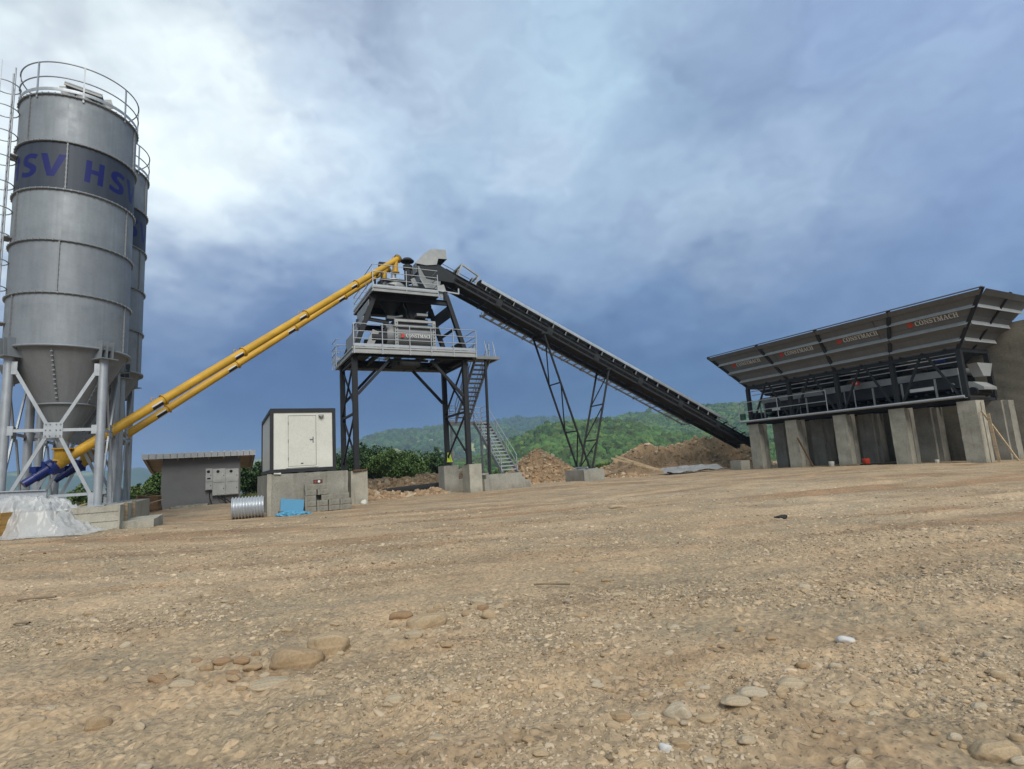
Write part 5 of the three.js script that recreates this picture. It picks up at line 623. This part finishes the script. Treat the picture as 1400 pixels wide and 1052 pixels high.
// ================================================================ inclined belt conveyor
{
  const t = thing('belt_conveyor', 'long dark inclined belt conveyor rising to the tower top', 'conveyor', TWP, ALPHA), zn = -0.85, zf = -2.35, zm = (zn + zf) / 2;
  const xh = 5.2, xt = 32.6, ym = (x) => 13.55 - 0.446 * (x - 5.8); // lower chord of the near side beam
  const P = (x, z, up = 0) => V(x + up * 0.407, ym(x) + up * 0.913, z);
  for (const z of [zn, zf]) {
    for (let k = 0; k < 7; k++) { const a = lerp(xh + 0.5, xt, k / 7), b = lerp(xh + 0.5, xt, (k + 1) / 7) - 0.03; const s = part(t, 'side_beam', [bar(P(a, z, 0.015), P(b, z, 0.015), 0.16, 0.03), bar(P(a, z - 0.02, 0.13), P(b, z - 0.02, 0.13), 0.03, 0.2), bar(P(a, z, 0.25), P(b, z, 0.25), 0.16, 0.03), bar(P(a, z, 0.36), P(b, z, 0.36), 0.14, 0.03), bar(P(a, z - 0.02, 0.48), P(b, z - 0.02, 0.48), 0.03, 0.22), bar(P(a, z, 0.615), P(b, z, 0.615), 0.17, 0.04)], M.darkB); part(s, 'splice_plate', bar(P(b - 0.2, z + 0.05, 0.34), P(b + 0.2, z + 0.05, 0.34), 0.02, 0.5), M.darkB); const bolts = []; for (let i = 1; i < 5; i++) { const q = lerp(a, b, i / 5); bolts.push(bar(P(q, z + 0.03, 0.03), P(q, z + 0.03, 0.6), 0.03, 0.06)); } part(s, 'stiffener', bolts, M.darkB); }
    for (let k = 0; k < 26; k++) { const x = lerp(xh + 1.2, xt - 1, k / 25); part(t, 'idler_bracket', bar(P(x, z + 0.03, 0.64), P(x, z + 0.03, 1.0), 0.09, 0.05), M.grey); }
  }
  for (let k = 0; k < 26; k++) { const x = lerp(xh + 1.2, xt - 1, k / 25); part(t, 'idler_roller', [rod(P(x, zm - 0.25, 0.8), P(x, zm + 0.25, 0.8), 0.06, 8), rod(P(x, zm + 0.26, 0.8), P(x, zn + 0.0, 0.98), 0.06, 8), rod(P(x, zm - 0.26, 0.8), P(x, zf, 0.98), 0.06, 8)], M.black); }
  part(t, 'belt', [bar(P(xh, zm, 0.88), P(xt - 0.4, zm, 0.88), 0.55, 0.015), bar(P(xh, zm + 0.48, 0.97), P(xt - 0.4, zm + 0.48, 0.97), 0.45, 0.015, V(0, 0.92, 0.4)), bar(P(xh, zm - 0.48, 0.97), P(xt - 0.4, zm - 0.48, 0.97), 0.45, 0.015, V(0, 0.92, -0.4)), bar(P(xh + 0.4, zm, 0.22), P(xt - 0.6, zm, 0.22), 1.1, 0.015)], M.rubber);
  for (let k = 0; k < 13; k++) { const x = lerp(xh + 1.5, xt - 1.5, k / 12); part(t, 'cross_member', bar(P(x, zn, -0.03), P(x, zf, -0.03), 0.09, 0.1), M.dark); if (k < 12) { const x2 = lerp(xh + 1.5, xt - 1.5, (k + 1) / 12); part(t, 'underside_brace', bar(P(k % 2 ? x : x2, zn, -0.03), P(k % 2 ? x2 : x, zf, -0.03), 0.06, 0.06), M.dark); } }
  // rounded cover sheets over the belt
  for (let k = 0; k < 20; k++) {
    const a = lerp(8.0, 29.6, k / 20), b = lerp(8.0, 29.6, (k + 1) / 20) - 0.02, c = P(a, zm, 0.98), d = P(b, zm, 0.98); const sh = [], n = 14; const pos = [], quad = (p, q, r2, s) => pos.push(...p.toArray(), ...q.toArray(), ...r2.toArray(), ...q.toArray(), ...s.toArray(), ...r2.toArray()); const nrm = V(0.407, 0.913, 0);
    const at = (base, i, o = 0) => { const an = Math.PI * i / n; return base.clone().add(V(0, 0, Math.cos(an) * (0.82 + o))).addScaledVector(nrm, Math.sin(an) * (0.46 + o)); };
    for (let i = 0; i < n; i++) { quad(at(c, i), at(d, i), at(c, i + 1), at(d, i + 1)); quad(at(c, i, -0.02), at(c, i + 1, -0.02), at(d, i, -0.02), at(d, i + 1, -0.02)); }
    quad(at(c, 0), at(c, 0, -0.02), at(d, 0), at(d, 0, -0.02)); const g = new THREE.BufferGeometry(); g.setAttribute('position', new THREE.Float32BufferAttribute(pos, 3)); g.computeVertexNormals(); const sm = part(t, 'cover_sheet', g, k > 12 ? M.grey : M.zinc); part(sm, 'edge_bead', rod(at(c, 0), at(d, 0), 0.035, 8), k > 12 ? M.grey : M.zinc);  // lower sheets get a darker grey, a dim reflection put into their colour
  }
  part(t, 'open_frame', [bar(P(6.5, zn, 0.65), P(6.5, zn, 1.55), 0.1), bar(P(7.7, zn, 0.65), P(7.7, zn, 1.35), 0.1), bar(P(6.5, zn, 1.5), P(7.7, zn, 1.35), 0.1), bar(P(6.5, zf, 0.65), P(6.5, zf, 1.55), 0.1), bar(P(7.7, zf, 0.65), P(7.7, zf, 1.35), 0.1), bar(P(6.5, zf, 1.5), P(7.7, zf, 1.35), 0.1), bar(P(6.5, zn, 1.5), P(6.5, zf, 1.5), 0.1), bar(P(7.7, zn, 1.35), P(7.7, zf, 1.35), 0.1)], M.greyL);
  part(t, 'head_drum', rod([5.4, 14.1, zn - 0.1], [5.4, 14.1, zf + 0.1], 0.38, 24), M.black); part(t, 'tail_drum', rod(P(xt - 0.4, zn - 0.1, 0.55), P(xt - 0.4, zf + 0.1, 0.55), 0.3, 24), M.black); part(t, 'head_plate', [poly([[4.15, 14.2], [5.6, 14.3], [6.6, 13.75], [6.4, 13.25], [5.6, 13.3], [4.6, 13.4]], 0.04).translate(0, 0, zn + 0.1), poly([[4.15, 14.2], [5.6, 14.3], [6.6, 13.75], [6.4, 13.25], [5.6, 13.3], [4.6, 13.4]], 0.04).translate(0, 0, zf - 0.06)], M.darkB);
  const hd = thing('discharge_hood', 'pale grey sheet hood over the conveyor head', 'hood', TWP, ALPHA), prof = [[3.93, 14.25], [3.93, 14.3], [4.44, 14.9], [4.99, 15.33], [5.95, 15.4], [6.02, 14.78], [5.42, 14.74], [5.3, 14.32], [4.6, 14.2]]; part(hd, 'side_sheet', poly(prof, 0.03).translate(0, 0, zn + 0.16), M.greyL); part(hd, 'side_sheet', poly(prof, 0.03).translate(0, 0, zf - 0.16), M.greyL);
  const pts = prof.slice(1, 6), sheets = []; for (let i = 0; i + 1 < pts.length; i++) { const a = V(pts[i][0], pts[i][1], zm), b = V(pts[i + 1][0], pts[i + 1][1], zm); sheets.push(bar(a, b, zn - zf + 0.26, 0.02)); } part(hd, 'top_sheet', sheets, M.grey); part(hd, 'front_sheet', bar([3.93, 14.3, zm], [3.98, 13.7, zm], zn - zf + 0.3, 0.02), M.greyL);
  const ch = thing('transfer_chute', 'grey slanted transfer chute below the conveyor head', 'chute', TWP, ALPHA); part(ch, 'chute_body', poly([[4.05, 14.15], [5.65, 14.15], [5.55, 13.2], [5.45, 12.75], [4.5, 12.75], [4.2, 13.2]], 1.6).translate(0, 0, zn + 0.05), M.grey); part(ch, 'chute_leg', [bar([4.2, 13.3, zn + 0.08], [4.85, 12.2, zn + 0.08], 0.08), bar([5.5, 13.0, zn + 0.08], [5.75, 12.2, zn + 0.08], 0.5, 0.04, V(0, 0, 1))], M.greyL); part(ch, 'drip_gutter', [bar([5.2, 12.6, zn + 0.2], [6.7, 12.5, zn + 0.2], 0.1, 0.08), bar([6.68, 12.5, zn + 0.2], [6.68, 12.85, zn + 0.2], 0.08, 0.08)], M.zinc);
  // maintenance walkway on the far side
  const ww = part(t, 'walkway', [bar(P(9.3, -2.6, 0.05), P(27.5, -2.6, 0.05), 0.07, 0.12), bar(P(9.3, -3.35, 0.05), P(27.5, -3.35, 0.05), 0.07, 0.12)], M.zinc); for (let k = 0; k < 30; k++) { const x = lerp(9.5, 27.3, k / 29); part(ww, 'walkway_tread', bar(P(x, -2.62, 0.03), P(x, -3.33, 0.03), 0.3, 0.03), M.zinc); } part(ww, 'walkway_rail', [bar(P(9.3, -3.35, 1.05), P(27.5, -3.35, 1.05), 0.04), bar(P(9.3, -3.35, 0.55), P(27.5, -3.35, 0.55), 0.04)], M.zinc); for (let k = 0; k < 12; k++) { const x = lerp(9.4, 27.4, k / 11); part(ww, 'rail_post', bar(P(x, -3.35, 0), P(x, -3.35, 1.06), 0.045), M.zinc); part(ww, 'walkway_arm', bar(P(x, zf, -0.05), P(x, -3.4, -0.05), 0.06), M.grey); }
  // V shaped trestle: two arms standing on one footing
  const foot = 0.86, fx = 16.05; for (const [xt2, nm] of [[13.0, 'rear_arm'], [18.35, 'front_arm']]) {
    const yt = ym(xt2) - 0.05, A = V(xt2, yt, zn), B = V(fx + (xt2 < fx ? -0.1 : 0.1), foot, zn), A2 = V(xt2, yt, zf), B2 = V(fx + (xt2 < fx ? -0.1 : 0.1), foot, zf), L = (a, b, f) => a.clone().lerp(b, f); const arm = part(t, 'trestle_leg', rod(A, B, 0.075, 10), M.dark); const arm2 = part(t, 'trestle_leg', rod(A2, B2, 0.075, 10), M.dark); void arm2; part(arm, 'head_plate', box(0.5, 0.1, 0.3).translate(A.x, A.y + 0.03, A.z), M.darkB);
    for (const f of [0.36, 0.72]) part(arm, 'trestle_strut', rod(L(A, B, f), L(A2, B2, f), 0.05, 8), M.dark); part(arm, 'trestle_strut', rod(L(A, B, 0.02), L(A2, B2, 0.02), 0.05, 8), M.dark); for (const [f0, f1] of [[0.03, 0.36], [0.37, 0.71], [0.73, 0.98]]) part(arm, 'trestle_diagonal', rod(L(A, B, f0), L(A2, B2, f1), 0.045, 8), M.dark);
  }
  part(t, 'trestle_base', [box(0.8, 0.05, 0.4, fx, foot - 0.02, zn), box(0.8, 0.05, 0.4, fx, foot - 0.02, zf), bar([fx - 0.3, foot + 0.1, zn], [fx - 0.3, foot + 0.1, zf], 0.1)], M.zinc);
  single('trestle_footing', 'low concrete footing under the conveyor trestle', 'footing', [slab(fx - 0.95, fx + 0.75, -0.5, foot - 0.05, zf - 0.4, zn + 0.45)], M.concrete, TWP, ALPHA);
}
// ================================================================ aggregate bins on concrete piers
const BT = -(Math.PI / 2 - ALPHA), B0 = V(25.1, 0, -30.9).addScaledVector(BX, 13.9), B0P = B0.toArray();
const bw = (x, y, z) => B0.clone().addScaledVector(BX, -x).addScaledVector(AX, -z).setY(y);
{
  const t = thing('aggregate_bin', 'long grey four compartment aggregate bin with flared hoppers on piers', 'aggregate bin', B0P, BT);
  const HB = 6.4, HT = 9.15, F = 1.55, E = 2.2, D = -3.2, xs = [0.17, 3.73, 7.29, 10.85, 14.41], xc = 7.29, kx = (14.24 + 2 * E) / 14.24; const SL = Math.hypot(HT - HB, F), ty = (HT - HB) / SL, tz = F / SL;
  const profile = [[0, 0], [0.2, 0], [0.52, 0.2], [0.64, 0], [1.05, 0], [1.4, 0.2], [1.53, 0], [1.76, 0], [1.79, -0.03], [1.82, 0], [2.19, 0], [2.25, 0.17], [2.37, 0], [2.78, 0.0], [2.84, 0.1], [SL, 0.16]];
  // a wall panel: bottom edge a0..a1 and top edge b0..b1 along x, flaring out along +z
  const RIB_FACES = [2, 5, 11]; const panel = (a0, a1, b0, b1, flare, rails = false) => { const sl = Math.hypot(HT - HB, flare), uy = (HT - HB) / sl, uz = flare / sl, pos = []; const pt = (f, [s, n]) => { const k = s / SL, x = lerp(lerp(a0, a1, f), lerp(b0, b1, f), k); return [x, HB + s / SL * sl * uy - n * uz, s / SL * sl * uz + n * uy]; }; for (let i = 0; i + 1 < profile.length; i++) { if (RIB_FACES.includes(i) !== rails) continue; const p = profile[i], q = profile[i + 1], A = pt(0, p), B = pt(1, p), C = pt(0, q), Dd = pt(1, q); pos.push(...A, ...B, ...C, ...B, ...Dd, ...C); const o = [0, -0.012 * uz * -1, -0.014]; pos.push(...[A, C, B, B, C, Dd].flatMap(([x, y, z]) => [x, y + 0.006, z - 0.016])); } const g = new THREE.BufferGeometry(); g.setAttribute('position', new THREE.Float32BufferAttribute(pos, 3)); g.computeVertexNormals(); return g; };  // listed profile segments are the upper rib faces, built apart from the sheet
  const topx = (x) => xc + (x - xc) * kx; const ribPts = (x, flare) => { const sl = Math.hypot(HT - HB, flare); return [V(x, HB, 0.02), V(topx(x), HT + 0.02, flare + 0.06)]; };
  for (let k = 0; k < 4; k++) {
    const p = part(t, 'hopper_panel', panel(xs[k] + 0.02, xs[k + 1] - 0.02, topx(xs[k]) + 0.02, topx(xs[k + 1]) - 0.02, F), M.hopper);
    part(p, 'pale_rib_face', panel(xs[k] + 0.02, xs[k + 1] - 0.02, topx(xs[k]) + 0.02, topx(xs[k + 1]) - 0.02, F, true), M.greyL);  // upper rib faces take a paler grey than the rest of the panel
    const g = lettering('CONSTMACH', 0.29, 0.008); g.computeBoundingBox(); const s = 2.15 / g.boundingBox.max.x; g.scale(s, 1, 1); const em = poly([[0, 0], [0.28, 0], [0.38, 0.15], [0.28, 0.31], [0, 0.31], [0.12, 0.155]], 0.008); const mid = lerp((xs[k] + xs[k + 1]) / 2, (topx(xs[k]) + topx(xs[k + 1])) / 2, 0.62) + 0.25; g.translate(mid - 0.95, 0, 0); em.translate(mid - 1.42, -0.02, 0); for (const q of [g, em]) { q.translate(0, 1.86, 0.012); const m = new THREE.Matrix4().makeBasis(V(1, 0, 0), V(0, ty, tz), V(0, -tz, ty)); m.setPosition(0, HB, 0); q.applyMatrix4(m); } part(p, 'lettering', g, M.letter); part(p, 'emblem', em, M.red);
    const bp = part(t, 'rear_panel', panel(-xs[k + 1] + 0.02, -xs[k] - 0.02, -topx(xs[k + 1]) + 0.02, -topx(xs[k]) - 0.02, 0.5).rotateY(Math.PI).translate(0, 0, D), M.hopper); void bp;
    if (k) part(t, 'divider', poly([[0, HB], [D, HB], [D - 0.45, HT - 0.1], [F, HT - 0.1]].map(([z, y]) => [z, y]), 0.02).rotateY(-Math.PI / 2).translate(xs[k], 0, 0), M.hopper);
  }
  for (let k = 0; k <= 4; k++) { const [a, b] = ribPts(xs[k], F); part(t, 'hopper_rib', bar(a, b, 0.12, 0.2, V(1, 0, 0)), M.darkB); }
  part(t, 'top_rim', [bar([topx(xs[0]), HT + 0.03, F + 0.08], [topx(xs[4]), HT + 0.03, F + 0.08], 0.12, 0.05)], M.hopper);
  for (const s of [1, -1]) { // flared end walls, each with a rib
    const dz = [D, (D) / 2, 0], tp = [D - 1.4, D / 2 + 0.1, F]; for (let k = 0; k < 2; k++) { const a0 = s > 0 ? -dz[k + 1] : dz[k], a1 = s > 0 ? -dz[k] : dz[k + 1], b0 = s > 0 ? -tp[k + 1] : tp[k], b1 = s > 0 ? -tp[k] : tp[k + 1]; const ep = part(t, 'end_panel', panel(a0, a1, b0, b1, E).rotateY(s * Math.PI / 2).translate(s > 0 ? xs[4] : xs[0], 0, 0), M.hopper); part(ep, 'pale_rib_face', panel(a0, a1, b0, b1, E, true).rotateY(s * Math.PI / 2).translate(s > 0 ? xs[4] : xs[0], 0, 0), M.greyL); }
    part(t, 'hopper_rib', bar([s > 0 ? xs[4] + 0.03 : xs[0] - 0.03, HB, D / 2], [s > 0 ? topx(xs[4]) + 0.05 : topx(xs[0]) - 0.05, HT, D / 2 + 0.1], 0.1, 0.12), M.darkB);
  }
  // steel frame
  const yb = 3.62; for (const z of [0, D]) { part(t, 'top_chord', bar([xs[0] - 0.1, HB - 0.1, z], [xs[4] + 0.1, HB - 0.1, z], 0.2, 0.2), M.dark); part(t, 'base_chord', beamI([xs[0] - 0.5, yb - 0.12, z], [xs[4] + 0.1, yb - 0.12, z], 0.2, 0.26), M.dark); for (let k = 0; k < 5; k++) part(t, 'frame_post', bar([xs[k], yb, z], [xs[k], HB - 0.2, z], 0.26, 0.24), M.dark); for (let k = 0; k < 4; k++) { const m = (xs[k] + xs[k + 1]) / 2; part(t, 'frame_diagonal', bar([xs[k] + 0.3, yb + 0.1, z + 0.02], [m - 0.2, HB - 0.2, z + 0.02], 0.1, 0.12), M.dark); part(t, 'frame_diagonal', bar([xs[k + 1] - 0.3, yb + 0.1, z + 0.02], [m + 0.2, HB - 0.2, z + 0.02], 0.1, 0.12), M.dark); } }
  for (let k = 0; k < 5; k++) { part(t, 'cross_beam', [bar([xs[k], HB - 0.1, -0.1], [xs[k], HB - 0.1, D + 0.1], 0.18, 0.18), bar([xs[k], yb - 0.12, -0.1], [xs[k], yb - 0.12, D + 0.1], 0.18, 0.2)], M.dark); }
  for (let k = 0; k < 12; k++) part(t, 'chord_lug', box(0.12, 0.12, 0.06, lerp(0.8, 13.8, k / 11), HB + 0.02, 0.12), M.dark);
  // discharge funnels above the weigh belt
  for (let k = 0; k < 4; k++) { const m = (xs[k] + xs[k + 1]) / 2; const pts = [[-1.6, 6.25], [1.6, 6.25], [0.85, 5.55], [-0.85, 5.55]]; part(t, 'bin_funnel', poly(pts.map(([x, y]) => [x + m, y]), 1.6).translate(0, 0, -0.8), M.darkB); part(t, 'bin_gate', [box(0.9, 0.3, 1.2, m, 5.5, -1.6), rod([m - 0.9, 5.75, -0.6], [m - 0.2, 5.55, -0.6], 0.07, 10)], M.black); part(t, 'vibrator', [rod([m + 0.3, 5.95, -0.7], [m + 0.75, 5.95, -0.7], 0.12, 14), box(0.3, 0.2, 0.12, m + 0.5, 5.95, -0.84)], k === 3 ? M.blue : M.black); }
  for (const [y, z] of [[6.02, -0.35], [5.72, -0.42]]) part(t, 'air_pipe', rod([xs[0], y, z], [xs[4], y, z], 0.03, 8), M.zinc);
  const wb = part(t, 'weigh_belt', [span(0.9, 14.0, 4.25, 4.95, -2.3, -0.75)], M.darkB); part(wb, 'skirt', [span(0.7, 13.9, 4.98, 5.4, -2.4, -0.7)], M.grey); for (let k = 0; k < 13; k++) { const x = lerp(0.7, 14.0, k / 12); if (k % 3 === 0) part(wb, 'hanger', bar([x, 3.7, -0.55], [x, 5.0, -0.55], 0.08, 0.06), M.grey); } for (let k = 0; k < 24; k++) part(wb, 'return_roller', rod([lerp(0.8, 13.8, k / 23), 4.05, -0.7], [lerp(0.8, 13.8, k / 23), 4.05, -2.4], 0.07, 10), M.black); part(wb, 'belt', [span(0.5, 14.3, 4.16, 4.19, -2.2, -0.9), span(0.5, 14.3, 3.92, 3.94, -2.2, -0.9)], M.rubber);
  for (const [x, w] of [[1.9, 0.7], [11.9, 1.3]]) part(wb, 'name_plate', box(w, 0.2, 0.01, x, 4.42, -0.74), M.letter); for (const k of [0, 1, 2]) { const g = lettering('CONSTMACH', 0.2, 0.006); g.computeBoundingBox(); g.scale(1.5 / g.boundingBox.max.x, 1, 1).translate([4.9, 8.3, 11.2][k], 4.62, -0.748); part(wb, 'lettering', g, M.black); }
  { const tail = part(t, 'belt_tail', [poly([[13.9, 4.6], [14.5, 4.5], [14.95, 4.15], [14.95, 4.0], [13.9, 4.0]], 1.5).translate(0, 0, -0.8)], M.greyL); part(tail, 'tail_drum', rod([14.45, 3.95, -0.65], [14.45, 3.95, -2.45], 0.24, 18), M.black); part(tail, 'end_hopper', poly([[-2.7, 5.55], [-0.9, 5.55], [-1.4, 4.8], [-2.2, 4.8]], 0.5).rotateY(-Math.PI / 2).translate(14.3, 0, 0), M.greyL); }
  { const al = part(t, 'alarm_bell', [box(0.42, 0.26, 0.16, 8.35, 5.35, -0.3)], M.red); part(al, 'lens', rod([8.42, 5.36, -0.22], [8.42, 5.36, -0.16], 0.07, 14), M.letter); part(al, 'pole', bar([8.15, 3.7, -0.3], [8.15, 5.3, -0.3], 0.05), M.zinc); }
  // walkway tube and railing
  part(t, 'walkway_edge', rod([-0.5, 3.66, 0.5], [14.5, 3.66, 0.5], 0.075, 14), M.zinc); part(t, 'walkway_deck', span(-0.5, 14.5, 3.57, 3.6, 0.12, 0.5), M.grey);
  const rl = part(t, 'walkway_rail', [rod([-0.5, 5.15, 0.5], [6.7, 5.15, 0.5], 0.026, 8), rod([-0.5, 4.42, 0.5], [6.7, 4.42, 0.5], 0.026, 8)], M.zinc); for (const x of [-0.5, 2.95, 6.7]) part(rl, 'post', rod([x, 3.66, 0.5], [x, 5.16, 0.5], 0.028, 8), M.zinc); for (const x of [1.3, 4.8, 9.4, 11.1, 12.9]) part(t, 'cable_post', bar([x, 3.7, -0.2], [x, 4.9, -0.2], 0.11, 0.07), M.grey); part(t, 'drive_unit', [rod([-0.35, 4.1, -0.7], [-0.35, 4.1, -2.3], 0.3, 20), box(0.5, 0.45, 0.4, 0.2, 4.0, -0.4)], M.black); part(t, 'drive_guard', [rod([-0.55, 3.85, 0.05], [-0.55, 4.3, 0.05], 0.22, 14)], std({ color: col(0.02, 0.07, 0.045), roughness: 0.6 })); part(t, 'handle_tube', path([[13.75, 4.0, -0.1], [13.72, 4.4, -0.1], [13.8, 4.5, -0.1], [13.9, 4.4, -0.1]], 0.035, 12, 8), M.greyL);
  // piers
  const px0 = [0.0, 3.2, 6.8, 10.35, 13.95], where = ['nearest the conveyor tail', 'second from the conveyor tail', 'in the middle of the bin', 'second from the big dark wall', 'next to the big dark wall'];
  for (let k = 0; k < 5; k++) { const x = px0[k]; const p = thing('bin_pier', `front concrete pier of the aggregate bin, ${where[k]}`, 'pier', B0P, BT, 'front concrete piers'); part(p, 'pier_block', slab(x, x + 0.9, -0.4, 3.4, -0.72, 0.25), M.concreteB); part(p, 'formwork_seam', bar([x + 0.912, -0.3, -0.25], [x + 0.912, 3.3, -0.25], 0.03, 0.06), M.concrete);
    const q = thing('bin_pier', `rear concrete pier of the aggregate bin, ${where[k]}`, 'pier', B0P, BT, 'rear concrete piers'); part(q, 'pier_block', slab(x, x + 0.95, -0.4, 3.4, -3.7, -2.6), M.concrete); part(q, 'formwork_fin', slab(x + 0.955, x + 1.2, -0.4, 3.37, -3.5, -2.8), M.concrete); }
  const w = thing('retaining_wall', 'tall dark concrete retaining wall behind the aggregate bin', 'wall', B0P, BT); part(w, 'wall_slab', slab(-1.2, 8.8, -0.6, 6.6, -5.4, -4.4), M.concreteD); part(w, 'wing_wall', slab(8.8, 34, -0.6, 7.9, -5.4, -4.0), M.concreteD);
  single('timber_prop', 'pale timber prop leaning between the last piers by the dark wall', 'prop', bar([15.0, 2.8, 0.15], [16.3, 0.05, 0.5], 0.06, 0.09), M.wood, B0P, BT); single('timber_prop', 'reddish plank leaning on the second front pier', 'prop', bar([4.1, 2.1, 0.35], [5.1, 0.02, 0.5], 0.05, 0.12), M.brown, B0P, BT); single('timber_prop', 'thin pale lath standing by the pier next to the dark wall', 'prop', bar([15.35, 2.6, 0.36], [15.45, 0.02, 0.38], 0.04, 0.14), M.wood, B0P, BT);
  for (const [x, z, m, l, s] of [[6.55, 0.7, M.whiteB, 'white bucket beside the middle front pier', 0.18], [8.6, 0.3, M.red, 'red canister lying between the bin piers', 0.22], [12.6, 0.4, M.white, 'white pail beside the bin pier', 0.11]]) { const p = bw(x, 0, z); single('bucket', l, 'bucket', lathe([[0.001, 0], [s * 0.85, 0], [s, s * 1.9], [s * 0.9, s * 1.9], [s * 0.78, 0.04], [0.001, 0.04]], 18), m, [p.x, groundH(p.x, p.z), p.z]); }
  { const a = bw(7.6, 0.12, 0.75), b = bw(10.6, 0.2, 0.75); a.y = groundH(a.x, a.z) + 0.06; b.y = groundH(b.x, b.z) + 0.08; single('steel_bar', 'dark steel bar lying on the ground along the piers', 'bar', bar(a, b, 0.1, 0.1), M.black); single('loose_board', 'dark flat board lying at the middle pier foot', 'board', bar(bw(7.5, 0.1, 1.0), bw(8.5, 0.1, 1.0), 0.3, 0.06), M.woodOld); }
}
// ================================================================ planks and sheets by the soil bank
{
  const P = (px, py, d) => atDepth(px, py, d); single('long_plank', 'long pale plank resting on the soil bank, upper of a crossed pair', 'plank', bar(P(842, 624, 44.5), P(922, 649, 43), 0.24, 0.13), M.wood); single('long_plank', 'long pale plank resting on the soil bank, lower of a crossed pair', 'plank', bar(P(836, 627, 44.2), P(902, 643, 42.8), 0.2, 0.12), M.wood); single('long_plank', 'short weathered plank propped across the pale planks', 'plank', bar(P(866, 633, 43.4), P(820, 653, 42.2), 0.16, 0.1), M.woodOld);
  const g = new THREE.PlaneGeometry(4.6, 2.2, 60, 30); g.rotateX(-Math.PI / 2); const c = P(947, 645, 43), q = g.attributes.position; for (let i = 0; i < q.count; i++) { const x = q.getX(i), z = q.getZ(i); q.setY(i, groundH(c.x + x, c.z + z) + 0.08 + 0.5 * Math.abs(fbm(x * 1.2, z * 1.6 + 3, 4) - 0.5) + 0.35 * sstep(0.6, -1, z)); q.setX(i, x + 0.4 * (fbm(z * 1.5, x, 2) - 0.5)); } g.computeVertexNormals(); single('grey_tarp', 'crumpled grey sheet spread at the foot of the soil bank', 'tarp', g, M.tarpGrey, [c.x, 0, c.z]);
  single('plastic_bag', 'pale rounded bag on the grey sheet', 'bag', rough(new THREE.SphereGeometry(0.5, 16, 10).scale(1.2, 0.5, 0.8), 0.15, 3), M.tarpGrey, P(934, 641, 43.6).toArray()); single('tail_block', 'concrete block beside the conveyor tail', 'block', slab(-0.5, 0.5, -0.4, 0.7, -0.5, 0.5), M.concrete, P(1012, 636, 42.5).setY(0).toArray(), ALPHA); single('loose_board', 'orange brown board end beside the conveyor tail block', 'board', box(0.9, 0.2, 0.4, 0, 0, 0, 0, 0, 0.1), M.brown, P(1003, 637, 43).toArray(), ALPHA);
  for (const [px, py, L, a] of [[50, 829, 0.5, 0.1], [755, 803, 0.45, -0.3], [30, 858, 0.2, 0.0]]) { const p = onGround(px, py, 0), h = groundH(p.x, p.z); single('stick', `thin dark twig lying on the gravel, ${L > 0.46 ? 'the longest' : L > 0.3 ? 'slightly bent one' : 'the shortest'}`, 'twig', path([[-L / 2, 0.02, 0], [-L / 6, 0.035, 0.02], [L / 5, 0.025, -0.01], [L / 2, 0.03, 0.02]], 0.012, 10, 6), M.woodOld, [p.x, h + 0.01, p.z], a); }
}
// a few far houses on the hill
for (const [px, py, d, s, l] of [[700, 589, 1650, 11, 'far white house with red roof on the bluish hill'], [693, 590, 1620, 8, 'smaller far white house beside the red roofed one']]) { const p = atDepth(px, py, d), h = thing('hill_house', l, 'house', p.toArray(), 0.4); part(h, 'wall', box(s, s * 0.5, s * 0.7, 0, 0, 0), M.white); const rf = poly([[-s * 0.42, 0], [s * 0.42, 0], [0, s * 0.32]], s * 1.1).rotateY(Math.PI / 2).translate(-s * 0.0 + s * 0.55, s * 0.25, 0); part(h, 'roof', rf.translate(0, 0, 0), std({ color: col(0.35, 0.12, 0.07), roughness: 0.9 })); }
console.log('built');
renderer.render(scene, camera);
